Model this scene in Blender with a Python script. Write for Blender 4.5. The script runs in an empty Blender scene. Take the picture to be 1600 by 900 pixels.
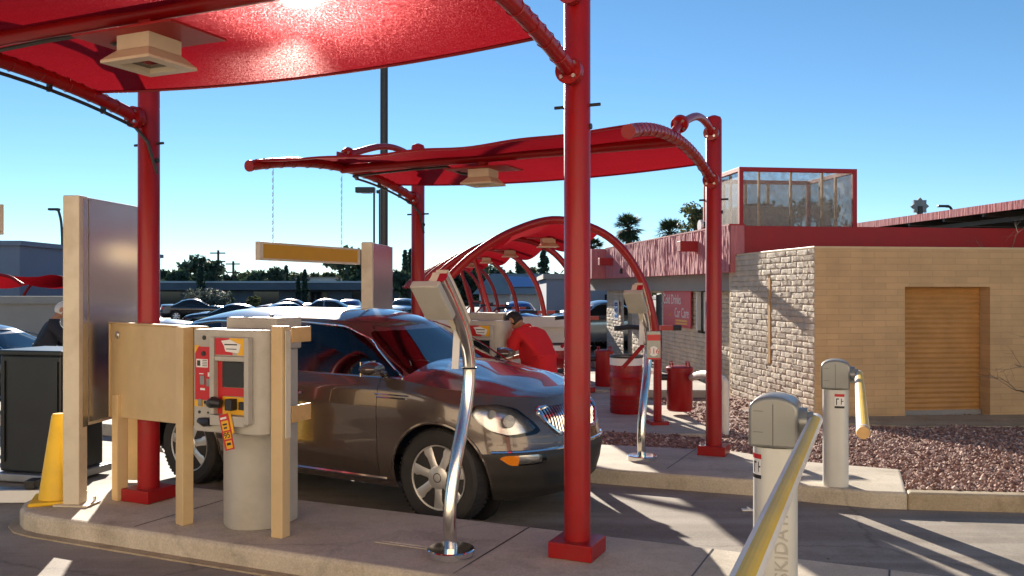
import bpy, bmesh, math, random
from math import sin, cos, pi, radians, sqrt, atan2
from mathutils import Vector, Matrix
random.seed(7)
SC = bpy.context.scene
COL = SC.collection
# ------------------------------------------------------------------ camera, sky, sun, exposure
FPX = 1386.0
CAMZ = 1.90
cam = bpy.data.objects.new('camera', bpy.data.cameras.new('camera'))
COL.objects.link(cam)
cam.data.sensor_width = 36.0
cam.data.lens = FPX / 1600 * 36
cam.data.clip_start = 0.05
cam.data.clip_end = 6000
cam.location = (0, 0, CAMZ)
cam.rotation_euler = (radians(90.083), 0, 0)
SC.camera = cam
SUN = Vector((-0.242, 1.0, 0.315)).normalized()
w = bpy.data.worlds.new('World'); SC.world = w; w.use_nodes = True
nt = w.node_tree; nt.nodes.clear()
sky = nt.nodes.new('ShaderNodeTexSky'); sky.sky_type = 'NISHITA'; sky.sun_disc = False
sky.sun_elevation = math.asin(SUN.z); sky.sun_rotation = atan2(SUN.x, SUN.y)
sky.air_density = 0.7; sky.dust_density = 0.0; sky.ozone_density = 3.2
bg = nt.nodes.new('ShaderNodeBackground'); bg.inputs[1].default_value = 0.060
wo = nt.nodes.new('ShaderNodeOutputWorld')
hs_ = nt.nodes.new('ShaderNodeHueSaturation'); hs_.inputs['Hue'].default_value = 0.492; hs_.inputs['Saturation'].default_value = 1.06
nt.links.new(sky.outputs[0], hs_.inputs['Color']); nt.links.new(hs_.outputs[0], bg.inputs[0]); nt.links.new(bg.outputs[0], wo.inputs[0])
sl = bpy.data.lights.new('sun', 'SUN'); sl.energy = 4.7; sl.angle = radians(0.53); sl.color = (1.0, 0.90, 0.77)
so = bpy.data.objects.new('sun', sl); COL.objects.link(so)
so.rotation_euler = SUN.to_track_quat('Z', 'Y').to_euler()
so.location = (-10, 40, 30)
vs = SC.view_settings
SC.display_settings.display_device = 'sRGB'
vs.view_transform = 'Standard'; vs.look = 'None'; vs.gamma = 1; vs.use_curve_mapping = False
vs.exposure = 1.38
cy = SC.cycles
cy.use_denoising = True
cy.max_bounces = 10; cy.transparent_max_bounces = 24; cy.diffuse_bounces = 4; cy.glossy_bounces = 4; cy.transmission_bounces = 6
cy.sample_clamp_indirect = 8.0
cy.caustics_reflective = False; cy.caustics_refractive = False

# ------------------------------------------------------------------ frames
CA, SA = cos(radians(24)), sin(radians(24))
LANE = radians(-24)
def W(u, v, z=0.0): return Vector((CA*u + SA*v, -SA*u + CA*v, z))
def vof(x, y): return SA*x + CA*y
def gz(x, y): return -0.016 * min(max(vof(x, y) - 5.5, 0), 14.5)
def P(px, py, Z): return Vector(((px-800)/FPX*Z, Z, CAMZ + (452-py)/FPX*Z))
def lerp(a, b, t): return a + (b-a)*t
def tab(xs, ys, x):
    if x <= xs[0]: return ys[0]
    for i in range(len(xs)-1):
        if x <= xs[i+1]:
            t = (x-xs[i])/(xs[i+1]-xs[i]); t = t*t*(3-2*t)*0.5 + t*0.5
            return lerp(ys[i], ys[i+1], t)
    return ys[-1]

# ------------------------------------------------------------------ mesh builder
class MB:
    def __init__(s): s.v = []; s.f = []; s.m = []
    def add(s, vs, fs, mi=0):
        o = len(s.v); s.v += [Vector(p) for p in vs]
        for f in fs: s.f.append([i+o for i in f]); s.m.append(mi)
    def box(s, c, d, R=None, mi=0):
        c = Vector(c); h = Vector(d)*0.5
        vs = [Vector((sx*h.x, sy*h.y, sz*h.z)) for sz in (-1, 1) for sy in (-1, 1) for sx in (-1, 1)]
        if R is not None: vs = [R @ p for p in vs]
        s.add([p+c for p in vs], [(0,2,3,1),(4,5,7,6),(0,1,5,4),(2,6,7,3),(0,4,6,2),(1,3,7,5)], mi); return s
    def bb(s, a, b, mi=0):
        a = Vector(a); b = Vector(b); return s.box((a+b)/2, [abs(q) for q in (b-a)], None, mi)
    def tube(s, path, r, n=10, mi=0, caps=True, flat=None):
        path = [Vector(p) for p in path]; k = len(path)
        rs = r if isinstance(r, (list, tuple)) else [r]*k
        T = [(path[min(i+1, k-1)]-path[max(i-1, 0)]).normalized() for i in range(k)]
        a = Vector((0, 0, 1)) if abs(T[0].z) < 0.9 else Vector((1, 0, 0))
        N = T[0].cross(a).normalized(); vs = []
        for i in range(k):
            N = (N - T[i]*N.dot(T[i])).normalized(); B = T[i].cross(N)
            for j in range(n):
                t = 2*pi*j/n; p1 = cos(t); p2 = sin(t)
                if flat: p2 *= flat
                vs.append(path[i] + (N*p1 + B*p2)*rs[i])
        fs = [(i*n+j, i*n+(j+1) % n, (i+1)*n+(j+1) % n, (i+1)*n+j) for i in range(k-1) for j in range(n)]
        if caps: fs += [tuple(reversed(range(n))), tuple((k-1)*n+j for j in range(n))]
        s.add(vs, fs, mi); return s
    def cyl(s, a, b, r, n=16, mi=0): return s.tube([a, b], r, n, mi)
    def lathe(s, prof, c=(0, 0, 0), n=24, R=None, mi=0, closed=False):
        c = Vector(c); vs = []; k = len(prof)
        for r, z in prof:
            for j in range(n):
                p = Vector((r*cos(2*pi*j/n), r*sin(2*pi*j/n), z))
                vs.append((R @ p if R is not None else p)+c)
        fs = [(i*n+j, i*n+(j+1) % n, ((i+1) % k)*n+(j+1) % n, ((i+1) % k)*n+j) for i in range(k if closed else k-1) for j in range(n)]
        if not closed:
            if prof[0][0] > 1e-4: fs.append(tuple(reversed(range(n))))
            if prof[-1][0] > 1e-4: fs.append(tuple((k-1)*n+j for j in range(n)))
        s.add(vs, fs, mi); return s
    def prism(s, pts, z0, z1, R=None, c=(0, 0, 0), mi=0):
        c = Vector(c); n = len(pts)
        q0 = z0 if callable(z0) else (lambda x, y: z0); q1 = z1 if callable(z1) else (lambda x, y: z1)
        vs = [Vector((x, y, q0(x, y))) for x, y in pts] + [Vector((x, y, q1(x, y))) for x, y in pts]
        if R is not None: vs = [R @ p for p in vs]
        s.add([p+c for p in vs], [tuple(reversed(range(n))), tuple(range(n, 2*n))] + [(i, (i+1) % n, n+(i+1) % n, n+i) for i in range(n)], mi); return s
    def grid(s, fn, nu, nv, mi=0):
        vs = [fn(i/nu, j/nv) for j in range(nv+1) for i in range(nu+1)]
        fs = [(j*(nu+1)+i, j*(nu+1)+i+1, (j+1)*(nu+1)+i+1, (j+1)*(nu+1)+i) for j in range(nv) for i in range(nu)]
        s.add(vs, fs, mi); return s
    def build(s, name, mats, parent=None, smooth=35, bevel=0, loc=None, weld=False, seg=2, recalc=True):
        me = bpy.data.meshes.new(name)
        me.from_pydata([tuple(p) for p in s.v], [], s.f)
        if not isinstance(mats, (list, tuple)): mats = [mats]
        for m in mats: me.materials.append(m)
        for p, mi in zip(me.polygons, s.m): p.material_index = mi
        bm = bmesh.new(); bm.from_mesh(me)
        if weld: bmesh.ops.remove_doubles(bm, verts=bm.verts, dist=1e-4)
        if recalc: bmesh.ops.recalc_face_normals(bm, faces=bm.faces)
        bm.to_mesh(me); bm.free()
        if smooth:
            for p in me.polygons: p.use_smooth = True
            me.set_sharp_from_angle(angle=radians(smooth))
        o = bpy.data.objects.new(name, me); COL.objects.link(o)
        if parent is not None: o.parent = parent
        if loc is not None: o.location = loc
        if bevel:
            b = o.modifiers.new('bevel', 'BEVEL'); b.width = bevel; b.segments = seg; b.limit_method = 'ANGLE'; b.angle_limit = radians(40)
        return o

def tag(o, label=None, cat=None, group=None, kind=None):
    if label: o['label'] = label
    if cat: o['category'] = cat
    if group: o['group'] = group
    if kind: o['kind'] = kind
    return o
def thing(name, label, cat, loc=(0, 0, 0), rz=0.0, group=None):
    o = bpy.data.objects.new(name, None); COL.objects.link(o); o.empty_display_size = 0.2
    o.location = loc; o.rotation_euler = (0, 0, rz)
    return tag(o, label, cat, group)
def dup(root, loc, rz=None, label=None, scale=None, swap=None):
    r = root.copy(); COL.objects.link(r); r.location = loc
    if rz is not None: r.rotation_euler = (0, 0, rz)
    if label: r['label'] = label
    if scale: r.scale = scale
    def kids(src, dst):
        for ch in [o for o in list(bpy.data.objects) if o.parent == src]:
            c = ch.copy(); COL.objects.link(c); c.parent = dst
            if swap and c.type == 'MESH':
                for i, ms in enumerate(c.material_slots):
                    new = swap.get(ms.material)
                    if new is not None:
                        ms.link = 'OBJECT'; ms.material = new
            kids(ch, c)
    kids(root, r)
    return r
def text_mb(txt, size, ex=0.0015):
    cu = bpy.data.curves.new('txt', 'FONT'); cu.body = txt; cu.size = size; cu.extrude = ex; cu.align_x = 'CENTER'; cu.align_y = 'CENTER'
    cu.resolution_u = 3
    o = bpy.data.objects.new('txt', cu); COL.objects.link(o)
    bpy.context.view_layer.update()
    me = bpy.data.meshes.new_from_object(o.evaluated_get(bpy.context.evaluated_depsgraph_get()))
    b = MB(); b.add([v.co.copy() for v in me.vertices], [list(p.vertices) for p in me.polygons])
    bpy.data.objects.remove(o); bpy.data.curves.remove(cu); bpy.data.meshes.remove(me)
    return b
def put_text(mb, txt, size, M, mi=0, sx=1.0):
    t = text_mb(txt, size)
    mb.add([M @ Vector((p.x*sx, p.y, p.z)) for p in t.v], t.f, mi)
def frame(o, ax, ay, az=None):      # matrix mapping local xyz to axes
    ax = Vector(ax).normalized(); ay = Vector(ay).normalized(); az = ax.cross(ay) if az is None else Vector(az)
    M = Matrix((ax, ay, az)).transposed().to_4x4(); M.translation = Vector(o); return M
def catmull(pts, n=6):
    pts = [Vector(p) for p in pts]; q = [2*pts[0]-pts[1]] + pts + [2*pts[-1]-pts[-2]]; out = []
    for i in range(1, len(q)-2):
        a, b, c, d = q[i-1:i+3]
        for k in range(n):
            t = k/n
            out.append(0.5*((2*b)+(c-a)*t+(2*a-5*b+4*c-d)*t*t+(3*b-a-3*c+d)*t**3))
    return out + [pts[-1]]
def skin_mesh(verts, edges, radii, sub=2, root=0):
    me = bpy.data.meshes.new('sk'); me.from_pydata([tuple(v) for v in verts], edges, [])
    o = bpy.data.objects.new('sk', me); COL.objects.link(o)
    m = o.modifiers.new('skin', 'SKIN'); m.use_smooth_shade = True
    for i, r in enumerate(radii):
        rr = r if isinstance(r, tuple) else (r, r)
        me.skin_vertices[0].data[i].radius = rr
        me.skin_vertices[0].data[i].use_root = (i == root)
    s = o.modifiers.new('sub', 'SUBSURF'); s.levels = sub; s.render_levels = sub
    bpy.context.view_layer.update()
    r = bpy.data.meshes.new_from_object(o.evaluated_get(bpy.context.evaluated_depsgraph_get()))
    b = MB(); b.add([v.co.copy() for v in r.vertices], [list(p.vertices) for p in r.polygons])
    bpy.data.objects.remove(o); bpy.data.meshes.remove(me); bpy.data.meshes.remove(r)
    return b

def sgn_poly(pts):
    n = len(pts)
    def f(x, y):
        d = 1e9; c = False
        for i in range(n):
            x1, y1 = pts[i]; x2, y2 = pts[i-1]
            ex, ey = x2-x1, y2-y1; wx, wy = x-x1, y-y1
            t = max(0, min(1, (wx*ex+wy*ey)/(ex*ex+ey*ey+1e-12)))
            d = min(d, (wx-ex*t)**2+(wy-ey*t)**2)
            if (y1 > y) != (y2 > y) and x < ex*(y-y1)/(ey+1e-12)+x1: c = not c
        return sqrt(d)*(1 if c else -1)
    return f
def rnd_poly(pts, r, n=4):
    out = []
    m = len(pts)
    for i in range(m):
        p = Vector((*pts[i], 0)); a = Vector((*pts[i-1], 0)); c = Vector((*pts[(i+1) % m], 0))
        d1 = min(r, (a-p).length*0.45); d2 = min(r, (c-p).length*0.45)
        s = p+(a-p).normalized()*d1; e = p+(c-p).normalized()*d2
        for k in range(n+1):
            t = k/n; q = s*(1-t)**2+p*2*t*(1-t)+e*t*t; out.append((q.x, q.y))
    return out
def clip(faces, f, off=0.0):
    """split polygons by scalar f(point); returns (inside f>off, outside f<=off)"""
    ins, out = [], []
    for fc in faces:
        v = [f(p)-off for p in fc]
        if all(q > 0 for q in v): ins.append(fc); continue
        if all(q <= 0 for q in v): out.append(fc); continue
        a, b_ = [], []
        for i in range(len(fc)):
            p, q = fc[i], fc[(i+1) % len(fc)]; u, w_ = v[i], v[(i+1) % len(fc)]
            (a if u > 0 else b_).append(p)
            if (u > 0) != (w_ > 0):
                m = lerp(p, q, u/(u-w_)); a.append(m); b_.append(m)
        if len(a) > 2: ins.append(a)
        if len(b_) > 2: out.append(b_)
    return ins, out
def fmb(faces):
    b = MB()
    for f in faces: b.add(f, [tuple(range(len(f)))])
    return b


# ------------------------------------------------------------------ materials
def nodes(name):
    m = bpy.data.materials.new(name); m.use_nodes = True
    t = m.node_tree; return m, t, t.nodes['Principled BSDF']
def N(t, typ, **kw):
    n = t.nodes.new(typ)
    for k, v in kw.items():
        if k in n.inputs: n.inputs[k].default_value = v
        else: setattr(n, k, v)
    return n
def ramp(t, src, stops):
    r = t.nodes.new('ShaderNodeValToRGB'); e = r.color_ramp.elements
    while len(e) < len(stops): e.new(0.5)
    for el, (p, c) in zip(e, stops):
        el.position = p; el.color = (*c, 1) if len(c) == 3 else c
    t.links.new(src, r.inputs[0]); return r
def mat(name, c, rough=0.6, metal=0.0, var=0.15, scale=6.0, bump=0.0, bscale=40.0, coat=0.0, spec=0.5, stretch=None, dirt=None, dscale=1.6):
    m, t, b = nodes(name); L = t.links.new
    b.inputs['Roughness'].default_value = rough; b.inputs['Metallic'].default_value = metal
    b.inputs['Coat Weight'].default_value = coat; b.inputs['Coat Roughness'].default_value = 0.04
    b.inputs['Specular IOR Level'].default_value = spec
    tc = t.nodes.new('ShaderNodeTexCoord'); src = tc.outputs['Object']
    if stretch:
        mp = t.nodes.new('ShaderNodeMapping'); mp.inputs['Scale'].default_value = stretch; L(src, mp.inputs[0]); src = mp.outputs[0]
    n = N(t, 'ShaderNodeTexNoise', Scale=scale, Detail=6.0, Roughness=0.6); L(src, n.inputs[0])
    lo = [x*(1-var) for x in c]; hi = [min(1, x*(1+var)) for x in c]
    r = ramp(t, n.outputs[0], [(0.3, lo), (0.7, hi)]); out = r.outputs[0]
    if dirt:
        n2 = N(t, 'ShaderNodeTexNoise', Scale=dscale, Detail=8.0, Roughness=0.65); L(src, n2.inputs[0])
        r2 = ramp(t, n2.outputs[0], [(0.48, (0, 0, 0)), (0.72, (1, 1, 1))])
        mx = t.nodes.new('ShaderNodeMix'); mx.data_type = 'RGBA'; L(r2.outputs[0], mx.inputs[0]); L(out, mx.inputs[6]); mx.inputs[7].default_value = (*dirt, 1); out = mx.outputs[2]
    L(out, b.inputs['Base Color'])
    rr = N(t, 'ShaderNodeMapRange'); rr.inputs[3].default_value = max(0.02, rough*0.85); rr.inputs[4].default_value = min(1, rough*1.15)
    L(n.outputs[0], rr.inputs[0]); L(rr.outputs[0], b.inputs['Roughness'])
    if bump:
        nb = N(t, 'ShaderNodeTexNoise', Scale=bscale, Detail=5.0); L(src, nb.inputs[0])
        bp = N(t, 'ShaderNodeBump', Strength=bump, Distance=0.02); L(nb.outputs[0], bp.inputs['Height']); L(bp.outputs[0], b.inputs['Normal'])
    return m

M = {}
M['red'] = mat('red_paint', (0.31, 0.006, 0.008), 0.36, 0, 0.10, 3, 0.04, 60, coat=0.08, spec=0.32, dirt=(0.27, 0.016, 0.014), dscale=5)
M['redwall'] = mat('red_wall_paint', (0.36, 0.010, 0.012), 0.6, 0, 0.10, 1.5, 0.15, 90)
M['cream'] = mat('cream_paint', (0.68, 0.60, 0.46), 0.42, 0, 0.06, 5, 0.03, 80, dirt=(0.50, 0.41, 0.27))
M['tan'] = mat('tan_paint', (0.63, 0.46, 0.245), 0.45, 0, 0.06, 4, 0.04, 60, dirt=(0.54, 0.38, 0.19))
M['orange'] = mat('weathered_tan_paint', (0.60, 0.36, 0.14), 0.5, 0, 0.15, 8, 0.05, 60)
M['kiosk'] = mat('kiosk_grey_beige', (0.44, 0.415, 0.365), 0.55, 0, 0.06, 5, 0.06, 160, dirt=(0.34, 0.31, 0.26))
M['lampbeige'] = mat('lamp_housing_beige', (0.66, 0.55, 0.40), 0.5, 0, 0.06, 6)
M['steel'] = mat('polished_steel', (0.74, 0.71, 0.64), 0.16, 1.0, 0.05, 4, stretch=(8, 8, 1))
M['brushed'] = mat('brushed_aluminium', (0.68, 0.67, 0.68), 0.24, 1.0, 0.05, 3, stretch=(60, 60, 1))
M['chrome'] = mat('chrome', (0.80, 0.80, 0.80), 0.10, 1.0, 0.02)
M['wheelchrome'] = mat('wheel_alloy', (0.72, 0.70, 0.66), 0.32, 0.65, 0.05)
M['lampchrome'] = mat('lamp_reflector', (0.78, 0.78, 0.77), 0.2, 0.8, 0.06, 30)
M['black'] = mat('black_plastic', (0.016, 0.016, 0.018), 0.45, 0, 0.2)
M['rubber'] = mat('tyre_rubber', (0.022, 0.021, 0.021), 0.75, 0, 0.25, 12, dirt=(0.045, 0.040, 0.036))
M['white'] = mat('white_paint', (0.78, 0.77, 0.74), 0.5, 0, 0.05)
M['yellow'] = mat('yellow_panel', (0.62, 0.33, 0.012), 0.5, 0, 0.05)
M['cone'] = mat('yellow_cone_plastic', (0.85, 0.52, 0.008), 0.45, 0, 0.08, 5, dirt=(0.70, 0.42, 0.02))
M['stickred'] = mat('red_sticker', (0.52, 0.015, 0.02), 0.4, 0, 0.06)
M['stickyel'] = mat('yellow_sticker', (0.80, 0.42, 0.015), 0.4, 0, 0.06)
M['screen'] = mat('screen_glass', (0.018, 0.020, 0.021), 0.12, 0, 0.1, coat=0.4)
M['greymetal'] = mat('grey_enamel', (0.27, 0.275, 0.26), 0.3, 0.35, 0.04, 5)
M['bollard'] = mat('barrier_column_enamel', (0.62, 0.615, 0.57), 0.42, 0.15, 0.04, 5)
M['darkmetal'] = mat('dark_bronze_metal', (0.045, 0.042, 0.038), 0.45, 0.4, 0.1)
M['galv'] = mat('galvanised_chain', (0.35, 0.35, 0.36), 0.4, 0.8, 0.1)
M['bolt'] = mat('bolt_steel', (0.62, 0.62, 0.60), 0.3, 0.9, 0.1)
M['boom'] = mat('boom_white', (0.82, 0.77, 0.70), 0.38, 0, 0.05, 6, dirt=(0.7, 0.63, 0.55))
M['tanwood'] = mat('rollup_door_enamel', (0.50, 0.265, 0.09), 0.42, 0, 0.12, 3)
M['skin'] = mat('skin', (0.40, 0.20, 0.12), 0.5, 0, 0.08)
M['hair'] = mat('dark_hair', (0.012, 0.010, 0.009), 0.6, 0, 0.3, 60, 0.4, 200)
M['greyhair'] = mat('white_cap_cloth', (0.62, 0.60, 0.58), 0.7)
M['shirt'] = mat('red_shirt_cloth', (0.62, 0.012, 0.018), 0.85, 0, 0.06, 9, 0.35, 9)
M['jacket'] = mat('dark_jacket_cloth', (0.018, 0.020, 0.030), 0.85, 0, 0.15, 9, 0.3, 12)
M['jeans'] = mat('dark_trousers_cloth', (0.03, 0.032, 0.045), 0.85, 0, 0.15, 9, 0.3, 15)
M['seat'] = mat('seat_cloth', (0.16, 0.13, 0.10), 0.8)
M['dash'] = mat('dashboard_vinyl', (0.03, 0.028, 0.026), 0.7)
M['wood_pole'] = mat('pole_wood', (0.07, 0.05, 0.04), 0.8)
M['bark'] = mat('bark', (0.10, 0.075, 0.05), 0.9, 0, 0.3, 10, 0.5, 30)
M['twig'] = mat('dry_twig', (0.20, 0.16, 0.11), 0.9)
M['stucco'] = mat('grey_stucco', (0.30, 0.29, 0.27), 0.85, 0, 0.06, 2, 0.2, 120)
M['bluewall'] = mat('blue_grey_wall', (0.22, 0.25, 0.31), 0.8, 0, 0.06, 1)
M['farwall'] = mat('far_building_wall', (0.13, 0.14, 0.16), 0.85, 0, 0.12, 0.5)
M['farroof'] = mat('far_roof_trim', (0.55, 0.55, 0.55), 0.5)
M['whitewall'] = mat('white_block_wall', (0.60, 0.57, 0.52), 0.8, 0, 0.06, 2, 0.1, 60)
M['pvc'] = mat('white_pvc_pipe', (0.74, 0.70, 0.62), 0.4)
M['darkglass'] = mat('dark_window_glass', (0.02, 0.025, 0.03), 0.08, 0, 0.05)
M['binblack'] = mat('black_bin_plastic', (0.014, 0.016, 0.019), 0.32, 0, 0.25, 2, dirt=(0.02, 0.026, 0.022))
M['door_tan'] = mat('tan_steel_door', (0.36, 0.29, 0.20), 0.6)
M['bouncewall'] = mat('pale_bounce_stucco', (0.82, 0.70, 0.53), 0.85, 0, 0.04, 1)

def car_paint(name, c, metal=0.55):
    m, t, b = nodes(name)
    n = N(t, 'ShaderNodeTexNoise', Scale=900.0, Detail=2.0)
    r = ramp(t, n.outputs[0], [(0.35, [x*0.75 for x in c]), (0.7, [x*1.35 for x in c])])
    t.links.new(r.outputs[0], b.inputs['Base Color'])
    b.inputs['Metallic'].default_value = metal; b.inputs['Roughness'].default_value = 0.22
    b.inputs['Coat Weight'].default_value = 1.0; b.inputs['Coat Roughness'].default_value = 0.02
    return m
M['paint'] = car_paint('brown_metallic_paint', (0.12, 0.092, 0.076), 0.45)
M['paint_navy'] = car_paint('navy_car_paint', (0.012, 0.014, 0.022), 0.2)
M['paint_white'] = car_paint('white_car_paint', (0.7, 0.7, 0.7), 0.0)
M['paint_silver'] = car_paint('silver_car_paint', (0.45, 0.46, 0.48), 0.7)
M['paint_blue'] = car_paint('blue_car_paint', (0.02, 0.06, 0.30), 0.2)
M['paint_black'] = car_paint('black_car_paint', (0.012, 0.012, 0.014), 0.2)
M['paint_red'] = car_paint('dull_red_car_paint', (0.25, 0.02, 0.02), 0.2)

def glass(name, tint, fr=1.5):
    m, t, b = nodes(name); t.nodes.remove(b)
    tr = N(t, 'ShaderNodeBsdfTransparent'); tr.inputs[0].default_value = (*tint, 1)
    gl = N(t, 'ShaderNodeBsdfGlossy'); gl.inputs['Roughness'].default_value = 0.02; gl.inputs[0].default_value = (0.95, 0.97, 1, 1)
    f = N(t, 'ShaderNodeFresnel'); f.inputs[0].default_value = fr
    mx = t.nodes.new('ShaderNodeMixShader')
    t.links.new(f.outputs[0], mx.inputs[0]); t.links.new(tr.outputs[0], mx.inputs[1]); t.links.new(gl.outputs[0], mx.inputs[2])
    t.links.new(mx.outputs[0], t.nodes['Material Output'].inputs[0]); return m
M['glass'] = glass('tinted_window_glass', (0.22, 0.28, 0.30), 1.55)
M['windscreen'] = glass('windscreen_glass', (0.45, 0.52, 0.52), 1.6)
M['lens'] = glass('clear_lamp_lens', (0.86, 0.86, 0.86), 1.5)
M['amber'] = mat('amber_lens', (0.85, 0.25, 0.01), 0.15, 0, 0.05, coat=0.6)

def fabric(name):
    m, t, b = nodes(name); t.nodes.remove(b); L = t.links.new
    tc = t.nodes.new('ShaderNodeTexCoord')
    mp = N(t, 'ShaderNodeMapping'); mp.inputs['Scale'].default_value = (1, 1, 1); L(tc.outputs['Object'], mp.inputs[0])
    n1 = N(t, 'ShaderNodeTexNoise', Scale=120.0, Detail=3.0, Roughness=0.8); L(mp.outputs[0], n1.inputs[0])
    mp2 = N(t, 'ShaderNodeMapping'); mp2.inputs['Scale'].default_value = (0.35, 6, 1); L(tc.outputs['Object'], mp2.inputs[0])
    n2 = N(t, 'ShaderNodeTexNoise', Scale=3.0, Detail=4.0); L(mp2.outputs[0], n2.inputs[0])
    cr = ramp(t, n2.outputs[0], [(0.3, (0.30, 0.006, 0.010)), (0.7, (0.38, 0.009, 0.014))])
    df = N(t, 'ShaderNodeBsdfDiffuse'); L(cr.outputs[0], df.inputs[0])
    trr = ramp(t, n1.outputs[0], [(0.35, (0.22, 0.004, 0.008)), (0.65, (0.42, 0.012, 0.02))])
    tl = N(t, 'ShaderNodeBsdfTranslucent'); L(trr.outputs[0], tl.inputs[0])
    mx = t.nodes.new('ShaderNodeMixShader'); mx.inputs[0].default_value = 0.55; L(df.outputs[0], mx.inputs[1]); L(tl.outputs[0], mx.inputs[2])
    n3 = N(t, 'ShaderNodeTexNoise', Scale=170.0, Detail=2.0, Roughness=0.7); L(tc.outputs['Object'], n3.inputs[0])
    bb_ = N(t, 'ShaderNodeBump', Strength=1.0, Distance=0.03); L(n3.outputs[0], bb_.inputs['Height'])
    rf = N(t, 'ShaderNodeBsdfRefraction'); rf.inputs['Roughness'].default_value = 0.85; rf.inputs['IOR'].default_value = 1.025; rf.inputs[0].default_value = (0.8, 0.40, 0.40, 1)
    rg = N(t, 'ShaderNodeBsdfRefraction'); rg.inputs['Roughness'].default_value = 0.45; rg.inputs['IOR'].default_value = 1.09; rg.inputs[0].default_value = (1.0, 0.26, 0.28, 1); L(bb_.outputs[0], rg.inputs['Normal'])
    mr = t.nodes.new('ShaderNodeMixShader'); mr.inputs[0].default_value = 0.5; L(rf.outputs[0], mr.inputs[1]); L(rg.outputs[0], mr.inputs[2])
    sp = ramp(t, n1.outputs[0], [(0.48, (0.0015,)*3), (0.66, (0.062,)*3)])
    mx2 = t.nodes.new('ShaderNodeMixShader'); L(sp.outputs[0], mx2.inputs[0]); L(mx.outputs[0], mx2.inputs[1]); L(mr.outputs[0], mx2.inputs[2])
    bp = N(t, 'ShaderNodeBump', Strength=0.25, Distance=0.01); L(n1.outputs[0], bp.inputs['Height']); L(bp.outputs[0], df.inputs['Normal'])
    L(mx2.outputs[0], t.nodes['Material Output'].inputs[0]); return m
M['fabric'] = fabric('red_shade_fabric')

def concrete(name, c, joint=None, stain=(0.6, 0.6), asphalt=False):
    m, t, b = nodes(name); L = t.links.new
    tc = t.nodes.new('ShaderNodeTexCoord'); src = tc.outputs['Object']
    n1 = N(t, 'ShaderNodeTexNoise', Scale=0.55, Detail=9.0, Roughness=0.68); L(src, n1.inputs[0])
    n2 = N(t, 'ShaderNodeTexNoise', Scale=70.0, Detail=4.0, Roughness=0.7); L(src, n2.inputs[0])
    n3 = N(t, 'ShaderNodeTexNoise', Scale=3.2, Detail=7.0, Roughness=0.7); L(src, n3.inputs[0])
    r1 = ramp(t, n1.outputs[0], [(0.30, [x*0.72 for x in c]), (0.55, c), (0.75, [x*1.12 for x in c])])
    r2 = ramp(t, n2.outputs[0], [(0.30, (0.78,)*3), (0.62, (1.10,)*3)])
    r3 = ramp(t, n3.outputs[0], [(0.32, (0.70, 0.66, 0.60)), (0.50, (1, 1, 1))])
    a = t.nodes.new('ShaderNodeMix'); a.data_type = 'RGBA'; a.blend_type = 'MULTIPLY'; a.inputs[0].default_value = 1; L(r1.outputs[0], a.inputs[6]); L(r2.outputs[0], a.inputs[7])
    a2 = t.nodes.new('ShaderNodeMix'); a2.data_type = 'RGBA'; a2.blend_type = 'MULTIPLY'; a2.inputs[0].default_value = stain[0]; L(a.outputs[2], a2.inputs[6]); L(r3.outputs[0], a2.inputs[7])
    out = a2.outputs[2]
    vo = N(t, 'ShaderNodeTexVoronoi', Scale=0.33, feature='DISTANCE_TO_EDGE')
    dm = N(t, 'ShaderNodeMapping'); L(src, dm.inputs[0])
    ad = t.nodes.new('ShaderNodeMixRGB'); ad.inputs[0].default_value = 0.22; L(dm.outputs[0], ad.inputs[1]); L(n3.outputs[1], ad.inputs[2]); L(ad.outputs[0], vo.inputs[0])
    ck = ramp(t, vo.outputs[0], [(0.0, (0.45,)*3), (0.006, (1,)*3)])
    a3 = t.nodes.new('ShaderNodeMix'); a3.data_type = 'RGBA'; a3.blend_type = 'MULTIPLY'; a3.inputs[0].default_value = stain[1]; L(out, a3.inputs[6]); L(ck.outputs[0], a3.inputs[7])
    n5 = N(t, 'ShaderNodeTexNoise', Scale=1.1, Detail=3.0, Roughness=0.5); L(src, n5.inputs[0])
    r5 = ramp(t, n5.outputs[0], [(0.60, (1, 1, 1)), (0.70, (0.62, 0.60, 0.58))])
    a4 = t.nodes.new('ShaderNodeMix'); a4.data_type = 'RGBA'; a4.blend_type = 'MULTIPLY'; a4.inputs[0].default_value = 0.8; L(a3.outputs[2], a4.inputs[6]); L(r5.outputs[0], a4.inputs[7])
    mp6 = N(t, 'ShaderNodeMapping'); mp6.inputs['Rotation'].default_value = (0, 0, radians(24)); mp6.inputs['Scale'].default_value = (0.10, 2.4, 1); L(src, mp6.inputs[0])
    n6 = N(t, 'ShaderNodeTexNoise', Scale=1.0, Detail=5.0, Roughness=0.6); L(mp6.outputs[0], n6.inputs[0])
    r6 = ramp(t, n6.outputs[0], [(0.42, (0.72, 0.70, 0.68)), (0.58, (1, 1, 1))])
    a5 = t.nodes.new('ShaderNodeMix'); a5.data_type = 'RGBA'; a5.blend_type = 'MULTIPLY'; a5.inputs[0].default_value = 0.8 if name == 'lane_pavement' else 0.35; L(a4.outputs[2], a5.inputs[6]); L(r6.outputs[0], a5.inputs[7])
    L(a5.outputs[2], b.inputs['Base Color'])
    rr = N(t, 'ShaderNodeMapRange'); rr.inputs[3].default_value = 0.62; rr.inputs[4].default_value = 0.95; L(n3.outputs[0], rr.inputs[0]); L(rr.outputs[0], b.inputs['Roughness'])
    b.inputs['Specular IOR Level'].default_value = 0.35
    bp = N(t, 'ShaderNodeBump', Strength=0.35, Distance=0.006); L(n2.outputs[0], bp.inputs['Height']); L(bp.outputs[0], b.inputs['Normal'])
    return m
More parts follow.
